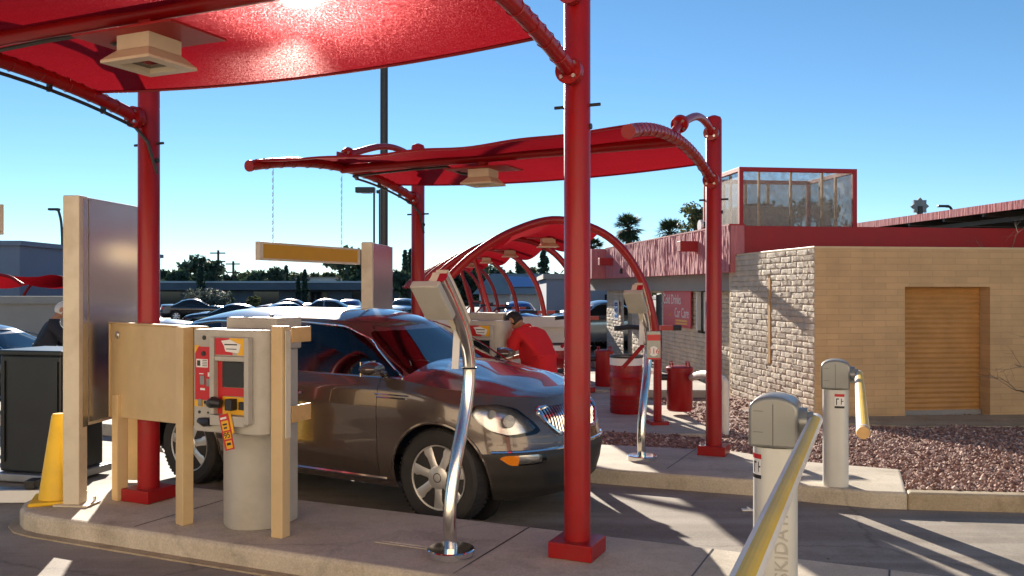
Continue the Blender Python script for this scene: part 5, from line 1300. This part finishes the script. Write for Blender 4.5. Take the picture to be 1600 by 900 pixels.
        ws = rnd_poly([(-0.80*s.gw/0.885, za+0.0), (0.80*s.gw/0.885, za+0.0), (0.575*s.tw/0.655, zb-0.10), (-0.575*s.tw/0.655, zb-0.10)], 0.06)
        f = sgn_poly(ws); wsc, gl_f = clip(gl_f, lambda p: f(p.y, p.z))
        rw = rnd_poly([(-0.70, s.zt(-3.8)+0.04), (0.70, s.zt(-3.8)+0.04), (0.52, zb-0.16), (-0.52, zb-0.16)], 0.06); f = sgn_poly(rw); rwin, gl_r = clip(gl_r, lambda p: f(p.y, p.z))
        body_extra = []
        # headlights
        if not s.sedan: hl = rnd_poly([(0.30, 0.925), (0.31, 0.995), (0.46, 1.005), (0.585, 0.965), (0.69, 0.865), (0.745, 0.765), (0.61, 0.74), (0.47, 0.79), (0.37, 0.865)], 0.03)
        else: hl = rnd_poly([(0.20, 0.80), (0.55, 0.77), (0.74, 0.70), (0.75, 0.62), (0.60, 0.60), (0.35, 0.68)], 0.03)
        f = sgn_poly(hl); heads, low = clip(low, lambda p: f(p.x, p.z))
        # grille
        gr = rnd_poly([(-0.50, 0.955), (0.50, 0.955), (0.47, 0.86), (0.33, 0.735), (-0.33, 0.735), (-0.47, 0.86)], 0.05) if not s.sedan else rnd_poly([(-0.35, 0.66), (0.35, 0.66), (0.3, 0.5), (-0.3, 0.5)], 0.04)
        f = sgn_poly(gr); grf, low = clip(low, lambda p: f(p.y, p.z) if p.x > 0.3 else -1)
        fogs = []; valance = []
        if not s.sedan:
            for sd in (-1, 1):
                fg = rnd_poly([(sd*0.845, 0.605), (sd*0.52, 0.605), (sd*0.52, 0.525), (sd*0.77, 0.525)], 0.02); f = sgn_poly(fg)
                i_, low = clip(low, lambda p: f(p.y, p.z) if p.x > 0.2 else -1); fogs.append(i_)
            val, low = clip(low, lambda p: min(p.x-0.30, 0.62-0.0-p.z) if p.x > 0.1 else -1)
            lg = rnd_poly([(-0.55, 0.46), (0.55, 0.46), (0.48, 0.33), (-0.48, 0.33)], 0.03); f = sgn_poly(lg); lgi, val = clip(val, lambda p: f(p.y, p.z))
            fmb(lgi).build('lower_grille', M['black'], root, weld=True)
            fmb(val).build('bumper_valance', s.valm, root, weld=True)
        tl = rnd_poly([(s.Xr-0.1, s.zt(-4)-0.04), (s.Xr+0.35, s.zt(-4)-0.04), (s.Xr+0.2, s.zt(-4)-0.28), (s.Xr-0.1, s.zt(-4)-0.28)], 0.02); f = sgn_poly(tl)
        tails, low = clip(low, lambda p: f(p.x, p.z) if abs(p.y) > 0.52 else -1)
        # doors
        if full:
            if not s.sedan: dl = [[(-0.60, 0.34), (-0.60, 1.2), (-1.70, 1.2), (-1.70, 0.34)], [(-1.706, 0.34), (-1.706, 1.2), (-2.76, 1.2), (-2.76, 0.78), (-2.52, 0.40), (-2.46, 0.34)]]
            else: dl = [[(-0.6, 0.30), (-0.6, 1.0), (-1.75, 1.0), (-1.75, 0.30)]]
            for w_ in dl:
                f = sgn_poly(rnd_poly(w_, 0.04)); i_, low = clip(low, lambda p: f(p.x, p.z), 0.0025); _, low = clip(low, lambda p: f(p.x, p.z), -0.0025)
                for sd in (-1, 1):
                    df = [fc for fc in i_ if fc[0].y*sd > 0]
                    if df:
                        d = fmb(df).build('door', paint, root, weld=True)
                        if True:
                            xm = min(p[0] for p in w_)+0.13; zz = 1.0 if not s.sedan else 0.82; yy = s.ysurf(xm, zz)
                            h = MB(); h.tube(catmull([(xm-0.10, sd*(yy+0.004), zz), (xm-0.07, sd*(yy+0.036), zz+0.004), (xm+0.07, sd*(yy+0.038), zz+0.006), (xm+0.11, sd*(yy+0.004), zz+0.004)], 4), 0.014, 8); h.build('handle', M['chrome'], d)
        body = fmb(low+hoodF+deck+gl_s+gl_f+gl_r+roof).build('body', paint, root, weld=True, smooth=38)
        for w_ in wins:
            for sd in (-1, 1):
                df = [fc for fc in w_ if fc[0].y*sd > 0]
                if df: fmb(df).build('window', M['glass'] if full else M['darkglass'], root, weld=True)
        fmb(wsc).build('windscreen', M['windscreen'] if full else M['darkglass'], root, weld=True)
        fmb(rwin).build('rear_window', M['darkglass'], root, weld=True)
        for sd in (-1, 1):
            hf = [fc for fc in heads if fc[0].y*sd > 0]
            if hf:
                lens = fmb(hf).build('headlight', M['lens'], root, weld=True)
                back = [[p+Vector((-0.10, -sd*0.09, 0.0)) for p in fc] for fc in hf]
                bk = fmb(back); 
                bk.build('reflector', M['lampchrome'], lens, weld=True)
                if full:
                    lm = MB()
                    for cx, cz, rr in ((0.565, 0.865, 0.055), (0.45, 0.925, 0.035)):
                        yy = s.ysurf(cx, cz)*sd; c = Vector((cx-0.05, yy-sd*0.07, cz)); ax = Vector((0.8, sd*0.6, 0)).normalized()
                        R = ax.to_track_quat('Z', 'Y').to_matrix(); lm.lathe([(rr, 0.03), (rr*0.96, 0.035), (rr*0.7, 0.0), (rr*0.25, -0.02), (0.01, -0.01)], c, 20, R)
                    lm.build('lamp_bowl', M['lampchrome'], lens)
            tf = [fc for fc in tails if fc[0].y*sd > 0]
            if tf: fmb(tf).build('tail_light', M['stickred'], root, weld=True)
        back = [[p+Vector((-0.06, 0, 0)) for p in fc] for fc in grf]; g0 = fmb(back).build('grille', M['black'], root, weld=True)
        if full and not s.sedan:
            sl_ = MB()
            for k in range(25):
                y = -0.432+0.864*k/24; zz = [0.95, 0.745 if abs(y) < 0.33 else lerp(0.745, 0.85, (abs(y)-0.33)/0.13)]
                pth = [Vector((s.xfront(y, z)-0.012, y, z)) for z in [lerp(zz[0], zz[1], i/6) for i in range(7)]]
                sl_.tube(pth, 0.0095, 5)
            sl_.build('grille_bars', M['chrome'], g0)
            sr_ = MB(); sr_.tube([Vector((s.xfront(y, z)+0.004, y, z)) for y, z in gr+gr[:1]], 0.018, 8, caps=False); sr_.build('grille_surround', M['chrome'], g0)
            eb = MB(); c = Vector((s.xfront(0, 0.85)+0.012, 0, 0.85)); R = Matrix.Rotation(pi/2, 3, 'Y')
            eb.tube([c+Vector((0, 0.055*cos(a), 0.055*sin(a))) for a in [k*2*pi/24 for k in range(25)]], 0.009, 6, caps=False)
            eb.build('emblem_ring', M['chrome'], g0)
            cs = MB(); cs.tube([Vector((s.xfront(y, 0.632)+0.006, y, 0.632-0.02*(abs(y)/0.8)**2*0+0.0)) for y in [lerp(-0.86, 0.86, k/40) for k in range(41)]], 0.014, 8); cs.build('bumper_strip', M['chrome'], root)
            for sd, fg in zip((-1, 1), fogs):
                a_, c_ = clip(fg, lambda p: abs(p.y)-0.725)
                fo = fmb(c_).build('fog_light', M['lens'], root, weld=True)
                fmb([[p+Vector((-0.05, -sd*0.02, 0)) for p in fc] for fc in fg]).build('reflector', M['lampchrome'], fo, weld=True)
                fmb(a_).build('turn_signal', M['amber'], root, weld=True)
        # glass trim, arch lips, sills
        if full:
            allw = wl if s.sedan else [[(-0.37, 1.173), (-0.85, 1.482), (-1.19, 1.592), (-1.75, 1.624), (-2.9, 1.612), (-3.36, 1.566), (-3.69, 1.41), (-3.62, 1.235), (-2.76, 1.195), (-1.7, 1.17)]]
            for w_ in allw:
                for sd in (-1, 1):
                    pr = w_ if len(w_) > 12 else rnd_poly(w_, 0.05)
                    pp_ = []
                    for i in range(len(pr)):
                        a, c = pr[i], pr[(i+1) % len(pr)]; n_ = max(1, int(sqrt((a[0]-c[0])**2+(a[1]-c[1])**2)/0.07))
                        pp_ += [(lerp(a[0], c[0], k/n_), lerp(a[1], c[1], k/n_)) for k in range(n_)]
                    tr = MB(); tr.tube([Vector((x, sd*(s.ysurf(x, z, True)+0.003), z)) for x, z in pp_+pp_[:1]], 0.0085, 6, caps=False); tr.build('window_trim', M['chrome'], root)
            for cx in (0.0, -s.wb):
                for sd in (-1, 1):
                    pth = []
                    for k in range(31):
                        a = radians(-14+208*k/30); x = cx+(s.R+0.057)*cos(a); z = s.R+(s.R+0.057)*sin(a)
                        if z < s.ZB+0.03: continue
                        pth.append(Vector((x, sd*(s.ysurf(x, z)-0.004), z)))
                    MB().tube(pth, 0.014, 6).build('arch_lip', paint, root)
            for sd in (-1, 1):
                MB().tube([Vector((x, sd*(s.ysurf(x, 0.33)+0.004), 0.33)) for x in [lerp(-0.52, -2.48, k/12) for k in range(13)]], 0.014, 6).build('sill_strip', M['chrome'], root)
                if not s.sedan:
                    mx, mz = -0.60, 1.235; my = s.ysurf(mx, 1.2, True)
                    mb = MB(); mb.lathe([(0.001, 0.10), (0.055, 0.092), (0.088, 0.05), (0.098, 0.0), (0.092, -0.025), (0.001, -0.03)], (0, 0, 0), 20, Matrix.Rotation(pi/2, 3, 'Y'))
                    mb.v = [Vector((p.x+mx+0.02, p.y*1.35+sd*(my+0.19), p.z*0.62+mz+0.03)) for p in mb.v]
                    mb.tube([(mx, sd*(my-0.02), mz-0.03), (mx, sd*(my+0.10), mz-0.01)], 0.03, 8)
                    mo = mb.build('mirror', paint, root)
                    MB().box((mx-0.012, sd*(my+0.19), mz+0.03), (0.006, 0.19, 0.12)).build('mirror_glass', M['chrome'], mo, smooth=0)
                    vt = MB(); vt.tube([Vector((x, sd*(s.ysurf(x, 1.02+0.0)+0.004), 1.045)) for x in [-0.62, -0.5, -0.38, -0.26]], 0.006, 5); vt.tube([Vector((x, sd*(s.ysurf(x, 1.0)+0.004), 1.02)) for x in [-0.60, -0.5, -0.38, -0.29]], 0.006, 5); vt.build('fender_vent', M['chrome'], root)
        # interior and floor
        wd = s.W
        MB().bb((s.Xr+0.25, -wd*0.62, s.ZB-0.03), (s.Xf-0.5, wd*0.62, s.ZB+0.12)).build('underbody', M['black'], root, smooth=0)
        for cx in (0.0, -s.wb):
            for sd in (-1, 1): MB().cyl((cx, sd*wd*0.55, s.R), (cx, sd*wd*0.62, s.R), s.R+0.06, 24).build('wheel_well', M['black'], root)
        if full and not s.sedan:
            it = MB(); it.bb((-3.9, -0.80, 0.50), (-0.55, 0.80, 0.56)); it.build('cabin_floor', M['dash'], root, smooth=0)
            ds = MB(); ds.tube([(-0.62, -0.74, 1.06), (-0.62, 0.74, 1.06)], 0.12, 12); ds.bb((-0.6, -0.78, 0.95), (-0.22, 0.78, 1.11)); ds.build('dashboard', M['dash'], root, smooth=40)
            for y in (-0.38, 0.38):
                for x in (-1.55, -2.6):
                    se = MB(); se.bb((x-0.02, y-0.25, 0.56), (x+0.48, y+0.25, 0.74)); R = Matrix.Rotation(-0.22, 3, 'Y'); se.box((x-0.08, y, 1.02), (0.16, 0.48, 0.62), R); se.box((x-0.16, y, 1.43), (0.11, 0.28, 0.19), R)
                    se.build('seat', M['seat'], root, smooth=0, bevel=0.04, seg=3)
            sw = MB(); c = Vector((-0.92, 0.38, 1.05)); ax = Vector((-0.9, 0, 0.42)).normalized(); u_ = Vector((0, 1, 0)); v_ = ax.cross(u_)
            sw.tube([c+(u_*cos(a)+v_*sin(a))*0.185 for a in [k*2*pi/24 for k in range(25)]], 0.016, 8, caps=False)
            sw.tube([c-u_*0.18, c+u_*0.18], 0.018, 6); sw.tube([c, c-ax*0.25], 0.03, 8); sw.build('steering_wheel', M['black'], root)
            mr = MB().box((-0.98, 0, 1.50), (0.03, 0.24, 0.07)).build('inside_mirror', M['black'], root, smooth=0, bevel=0.01)
        # wheels
        for cx in (0.0, -s.wb):
            for sd in (-1, 1): s.wheel(root, cx, sd, full)
    def wheel(s, root, cx, sd, full):
        R0 = s.R; w_ = 0.235; yc = s.W-0.04-w_/2; rr = R0*0.67
        Rm = Matrix.Rotation(-pi/2*sd, 3, 'X')          # local +z -> outward
        c = Vector((cx, sd*yc, R0)); h = w_/2
        t = MB(); t.lathe([(rr, -h*0.9), (R0*0.90, -h), (R0*0.97, -h*0.86), (R0, -h*0.6), (R0, h*0.6), (R0*0.97, h*0.86), (R0*0.90, h), (rr+0.012, h*0.92), (rr, h*0.80)], c, 44, Rm)
        if full:
            for k in range(60):
                a = k*2*pi/60
                for z in (-0.06, 0.06): t.box(c+Rm @ Vector(((R0+0.001)*cos(a), (R0+0.001)*sin(a), z)), (0.004, 0.02, 0.075), Rm @ Matrix.Rotation(a, 3, 'Z'))
        ty = t.build('wheel', M['rubber'], root)
        r = MB(); r.lathe([(rr*0.90, -h*0.5), (rr*0.92, h*0.60), (rr*0.965, h*0.86), (rr, h*0.88), (rr*1.005, h*0.80), (rr*0.98, h*0.62)], c, 44, Rm)
        n_ = 7
        for k in range(n_):
            a = 2*pi*k/n_+0.22; d = Vector((cos(a), sin(a), 0)); e = Vector((-sin(a), cos(a), 0))
            prof = [(rr*0.14, 0.050, h*0.80), (rr*0.40, 0.034, h*0.88), (rr*0.68, 0.036, h*0.87), (rr*0.95, 0.078, h*0.80)]
            vs = []
            for q, ww, zz in prof:
                for su, dz in ((-1, -0.05), (-1, -0.008), (-0.55, 0.0), (0.55, 0.0), (1, -0.008), (1, -0.05)): vs.append(c+Rm @ (d*q+e*ww*su+Vector((0, 0, zz+dz))))
            fs = [(i*6+j, i*6+(j+1) % 6, (i+1)*6+(j+1) % 6, (i+1)*6+j) for i in range(3) for j in range(6)]
            r.add(vs, fs+[(0, 1, 2, 3, 4, 5), (23, 22, 21, 20, 19, 18)])
        r.lathe([(rr*0.36, h*0.55), (rr*0.36, h*0.88), (rr*0.30, h*0.94), (0.0, h*0.95)], c, 24, Rm)
        ro = r.build('rim', M['wheelchrome'], ty)
        b = MB(); b.lathe([(0.0, -h*0.2), (rr*0.9, -h*0.2), (rr*0.9, -h*0.1), (0, -h*0.1)], c, 24, Rm)
        b.build('brake_disc', M['darkmetal'], ty)
        if full:
            e = MB(); e.tube([c+Rm @ Vector((0.036*cos(a), 0.036*sin(a), h*0.925)) for a in [k*2*pi/18 for k in range(19)]], 0.005, 5, caps=False)
            for k in range(n_):
                a = 2*pi*(k+0.5)/n_; e.cyl(c+Rm @ Vector((rr*0.235*cos(a), rr*0.235*sin(a), h*0.75)), c+Rm @ Vector((rr*0.235*cos(a), rr*0.235*sin(a), h*0.89)), 0.009, 6)
            e.build('cap_ring', M['darkmetal'], ro)
valm = mat('lower_bumper_grey_brown', (0.030, 0.026, 0.022), 0.5, 0.1, 0.1)
suv = thing('parked_suv', 'dark brown metallic sport utility car with seven spoke alloy wheels stopped at the pay station', 'car', (-0.129, 7.997, gz(-0.13, 8.0)+0.002), radians(-31))
c_ = Car(False, 1.0); c_.valm = valm; c_.build(suv, M['paint'], True)

# dark car at the left
dc = thing('parked_car', 'dark navy car partly seen at the left behind the black bin', 'car', (-6.98, 14.3, gz(-7, 14.3)), radians(-4))
c2 = Car(True, 0.55); c2.valm = valm; c2.build(dc, M['paint_navy'], True)
# background cars
bgc = thing('parked_car', 'silver car parked beyond the brown car roof near the yellow bar', 'car', (0, 0, 0), 0, 'cars in the car park')
c3 = Car(True, 0.3); c3.valm = valm; c3.build(bgc, M['paint_silver'], False)
BG = [('light sport utility car seen over the brown car roof, below the dark trees', 455, 46, 185, 'paint_silver', 1.16), ('silver car parked beyond the brown car roof near the yellow bar', 497, 50, 30, 'paint_silver', 1.0),
      ('white car glinting left of the distant metal sign', 533, 52, 188, 'paint_white', 1.0), ('small blue car left of the distant metal sign', 553, 58, 92, 'paint_blue', 1.05), ('silver car with its front towards us, right of the distant metal sign', 624, 56, 268, 'paint_silver', 1.08),
      ('white car at the foot of the left red post', 285, 34, 10, 'paint_white', 0.95), ('white car parked before the blue grey building', 825, 33, 190, 'paint_white', 1.0), ('silver van like car beside the blue grey building', 868, 31, 200, 'paint_silver', 1.22),
      ('pale blue car under the house tarp', 805, 46, 95, 'paint_blue', 1.08), ('dark car in the row behind the arches', 846, 40, 170, 'paint_black', 1.0), ('red car in the far row of the car park', 415, 66, 180, 'paint_red', 1.0), ('black car in the far row right of the pale shrub', 345, 60, 15, 'paint_black', 1.05),
      ('bright blue car behind the red arches', 715, 27, 180, 'paint_blue', 1.0), ('white car in the far row by the shopping centre', 585, 70, 95, 'paint_white', 1.0), ('dark car glinting at the far left of the car park', 312, 44, 185, 'paint_black', 1.0)]
for i, (l, px, Z, rz, pm, sz) in enumerate(BG):
    X, Y = at(px, Z); loc = (X, Y, gz(X, Y)+0.004)
    if i == 0: bgc.location = loc; bgc.rotation_euler = (0, 0, radians(rz)); bgc.scale = (1, 1, sz); bgc['label'] = l
    else: dup(bgc, loc, radians(rz), l, (1, 1, sz), {M['paint_silver']: M[pm]})

# ------------------------------------------------------------------ people
def smooth_head(mb, c, R, r=0.105):
    """skull with jaw, nose, ears; local +y is the face direction, z up"""
    n, m = 28, 20
    def fn(u, w_):
        a = u*2*pi; t = w_*pi; x = sin(t)*cos(a); y = sin(t)*sin(a); z = cos(t)
        sx, sy, sz = 0.76, 0.95, 1.18
        if z < 0: k = -z; sx *= 1-0.32*k; sy *= 1-0.10*k
        p = Vector((x*sx, y*sy, z*sz))
        if y > 0.55 and abs(x) < 0.22 and -0.42 < z < 0.15: p.y += 0.24*(1-abs(x)/0.22)*(0.35+(0.15-z)/0.57*0.65)*(1 if z > -0.34 else 0.4)
        for ex in (-0.32, 0.32):
            q = sqrt((x-ex)**2+(z-0.12)**2)
            if y > 0.5 and q < 0.16: p.y -= 0.07*(1-q/0.16)
        if y > 0.6 and abs(x) < 0.28 and abs(z+0.55) < 0.09: p.y += 0.05*(1-abs(z+0.55)/0.09)
        return c+R @ (p*r)
    mb.grid(fn, n, m)
    for sd in (-1, 1):
        mb.lathe([(0.0, 0.0), (0.028, 0.004), (0.033, 0.014), (0.02, 0.02), (0.0, 0.012)], c+R @ Vector((sd*0.082, -0.01, 0.005)), 10, R @ Matrix.Rotation(sd*pi/2, 3, 'Y') @ Matrix.Diagonal((1.25, 0.8, 1)))
def hand(V, E, Rd, wrist, tip_dir, palm_n, r=0.030):
    """append palm plus five finger chains"""
    t = Vector(tip_dir).normalized(); s = t.cross(Vector(palm_n)).normalized(); n = s.cross(t)
    i0 = wrist; w0 = Vector(V[i0]); 
    pm = len(V); V.append(w0+t*0.055); Rd.append((0.036, 0.020)); E.append((i0, pm))
    for k, (o, L, sp) in enumerate(((0.030, 0.085, 0.10), (0.010, 0.095, 0.03), (-0.011, 0.090, -0.03), (-0.031, 0.070, -0.12))):
        b0 = len(V); V.append(w0+t*0.095+s*o); Rd.append(0.0095); E.append((pm, b0))
        V.append(V[b0]+(t*0.85+s*sp-n*0.4).normalized()*L*0.5); Rd.append(0.0088); E.append((b0, b0+1))
        V.append(V[b0+1]+(t*0.6+s*sp-n*0.8).normalized()*L*0.5); Rd.append(0.0075); E.append((b0+1, b0+2))
    b0 = len(V); V.append(w0+t*0.045+s*0.043); Rd.append(0.011); E.append((pm, b0)); V.append(V[b0]+(t*0.7+s*0.5-n*0.5).normalized()*0.055); Rd.append(0.009); E.append((b0, b0+1))
def person(label, loc, rz, pose, shirt, trousers, hairm, scale=1.0, cap=False):
    t = thing('person', label, 'person', loc, rz)
    J = pose; V = []; E = []; Rd = []
    def add(p, r, par=None):
        V.append(Vector(p)); Rd.append(r)
        if par is not None: E.append((par, len(V)-1))
        return len(V)-1
    pel = add(J['pelvis'], (0.155, 0.115)); sp = add(J['waist'], (0.130, 0.09), pel); ch = add(J['chest'], (0.135, 0.09), sp); nb = add(J['neckb'], (0.062, 0.06), ch); hd = add(J['head'], (0.055, 0.06), nb)
    for sd in ('l', 'r'):
        sh = add(J['sh'+sd], 0.060, ch); el = add(J['el'+sd], 0.046, sh); wr = add(J['wr'+sd], 0.030, el)
        hand(V, E, Rd, wr, Vector(J['wr'+sd])-Vector(J['el'+sd]), (0, 0, 1))
        hp = add(J['hip'+sd], 0.098, pel); kn = add(J['kn'+sd], 0.064, hp); an = add(J['an'+sd], 0.042, kn); add(Vector(J['an'+sd])+Vector((0, 0.14, -0.04)), 0.036, an)
    b = skin_mesh(V, E, Rd, 2)
    hR = Matrix.Rotation(J.get('yaw', 0), 3, 'Z') @ Matrix.Rotation(J.get('pitch', 0), 3, 'X')
    smooth_head(b, Vector(J['head'])+hR @ Vector((0, 0.02, 0.06)), hR)
    b.build('body', M['skin'], t, smooth=80)
    # shirt
    V2, E2, R2 = [], [], []
    def a2(p, r, par=None):
        V2.append(Vector(p)); R2.append(r)
        if par is not None: E2.append((par, len(V2)-1))
        return len(V2)-1
    lowp = lerp(Vector(J['pelvis']), Vector(J['waist']), -0.35)
    p0 = a2(lerp(Vector(J['pelvis']), Vector(J['waist']), 0.2), (0.19, 0.15)); p_ = a2(lowp, (0.195, 0.155), p0); p1 = a2(J['waist'], (0.185, 0.145), p0); p2 = a2(J['chest'], (0.215, 0.17), p1); p3 = a2(lerp(Vector(J['chest']), Vector(J['neckb']), 0.8), (0.10, 0.095), p2)
    for sd in ('l', 'r'):
        s1 = a2(J['sh'+sd], 0.092, p2); s2 = a2(lerp(Vector(J['sh'+sd]), Vector(J['el'+sd]), 0.75 if not cap else 1.0), 0.076, s1)
        if cap: a2(lerp(Vector(J['el'+sd]), Vector(J['wr'+sd]), 0.9), 0.05, s2)
    sb = skin_mesh(V2, E2, R2, 3)
    for i, v in enumerate(sb.v):
        nz = mnoise.noise(v*7.0)*0.016+abs(mnoise.noise(Vector((v.x*6, v.y*6, v.z*13))))*0.022+mnoise.noise(v*18+Vector((3, 1, 2)))*0.005; d = (v-lerp(Vector(J['waist']), Vector(J['chest']), 0.5)); sb.v[i] = v+d.normalized()*nz
    sb.build('shirt' if not cap else 'jacket', shirt, t, smooth=80)
    if not cap:
        cb_ = MB(); c = lerp(Vector(J['chest']), Vector(J['neckb']), 0.92); ax = (Vector(J['neckb'])-Vector(J['chest'])).normalized(); q = ax.to_track_quat('Z', 'Y').to_matrix()
        cb_.lathe([(0.098, -0.01), (0.088, 0.035), (0.080, 0.035), (0.09, -0.01)], c, 18, q, closed=True); cb_.build('collar', shirt, t)
    V3, E3, R3 = [], [], []
    V3.append(Vector(J['pelvis'])+Vector((0, 0, 0.02))); R3.append((0.175, 0.135))
    for sd in ('l', 'r'):
        k = len(V3); V3 += [Vector(J['hip'+sd]), Vector(J['kn'+sd]), Vector(J['an'+sd])+Vector((0, 0, 0.0))]; R3 += [0.115, 0.084, 0.072]; E3 += [(0, k), (k, k+1), (k+1, k+2)]
    skin_mesh(V3, E3, R3, 2).build('trousers', trousers, t, smooth=80)
    for sd in ('l', 'r'):
        a = Vector(J['an'+sd]); skin_mesh([a+Vector((0, -0.05, -0.035)), a+Vector((0, 0.07, -0.045)), a+Vector((0, 0.17, -0.055))], [(0, 1), (1, 2)], [(0.05, 0.05), (0.055, 0.045), (0.045, 0.03)], 2).build('shoe', M['black'], t, smooth=80)
    # hair
    hb = MB(); c = Vector(J['head'])+hR @ Vector((0, 0.02, 0.06)); r_ = 0.105; rh = random.Random(4)
    def hf(u, w_):
        a = u*2*pi; tt = w_*pi*0.66; x = sin(tt)*cos(a); y = sin(tt)*sin(a); z = cos(tt)
        if y > 0.25: z = max(z, 0.22+0.55*y)
        k = lerp(1.10, 0.99, max(0, (w_-0.72)/0.28))+0.035*mnoise.noise(Vector((x*7, y*7, z*7)))
        return c+hR @ (Vector((x*0.79, y*0.96-0.03, z*1.18))*r_*k)
    hb.grid(hf, 32, 14); hb.build('hair', hairm, t, smooth=80)
    if t is not None: t.scale = (scale,)*3
    return t
# local frame: +y is where the person faces, +x their right
pA = dict(pelvis=(0, 0, 0.92), waist=(0, 0.05, 1.06), chest=(0, 0.20, 1.30), neckb=(0.0, 0.31, 1.46), head=(0.0, 0.41, 1.52), pitch=-0.75, yaw=0.25,
          shl=(-0.205, 0.25, 1.39), ell=(-0.25, 0.33, 1.12), wrl=(-0.20, 0.56, 1.02), shr=(0.205, 0.24, 1.38), elr=(0.27, 0.38, 1.13), wrr=(0.18, 0.60, 1.08),
          hipl=(-0.10, 0, 0.88), knl=(-0.12, 0.05, 0.48), anl=(-0.13, -0.03, 0.09), hipr=(0.10, 0, 0.88), knr=(0.13, 0.03, 0.48), anr=(0.14, -0.05, 0.09))
# attendant beyond the bonnet, turned to the car's cabin (towards the left of the picture)
q = P(836, 590, 10.05)
person('person in a red polo shirt bending towards the cabin of the brown car', (q.x+0.10, q.y, gz(q.x, q.y)+IH-0.0), radians(48), pA, M['shirt'], M['jeans'], M['hair'], 0.93)
pB = dict(pA); pB.update(pitch=-0.4, yaw=-0.2, chest=(0, 0.13, 1.33), neckb=(0, 0.20, 1.51), head=(0, 0.26, 1.60), shl=(-0.205, 0.16, 1.43), shr=(0.205, 0.16, 1.43))
q = P(62, 545, 13.0)
person('person in dark clothes with a pale cap bending over the dark car at the left', (q.x, q.y, gz(q.x, q.y)), radians(-58), pB, M['jacket'], M['jeans'], M['greyhair'], 1.0, cap=True)
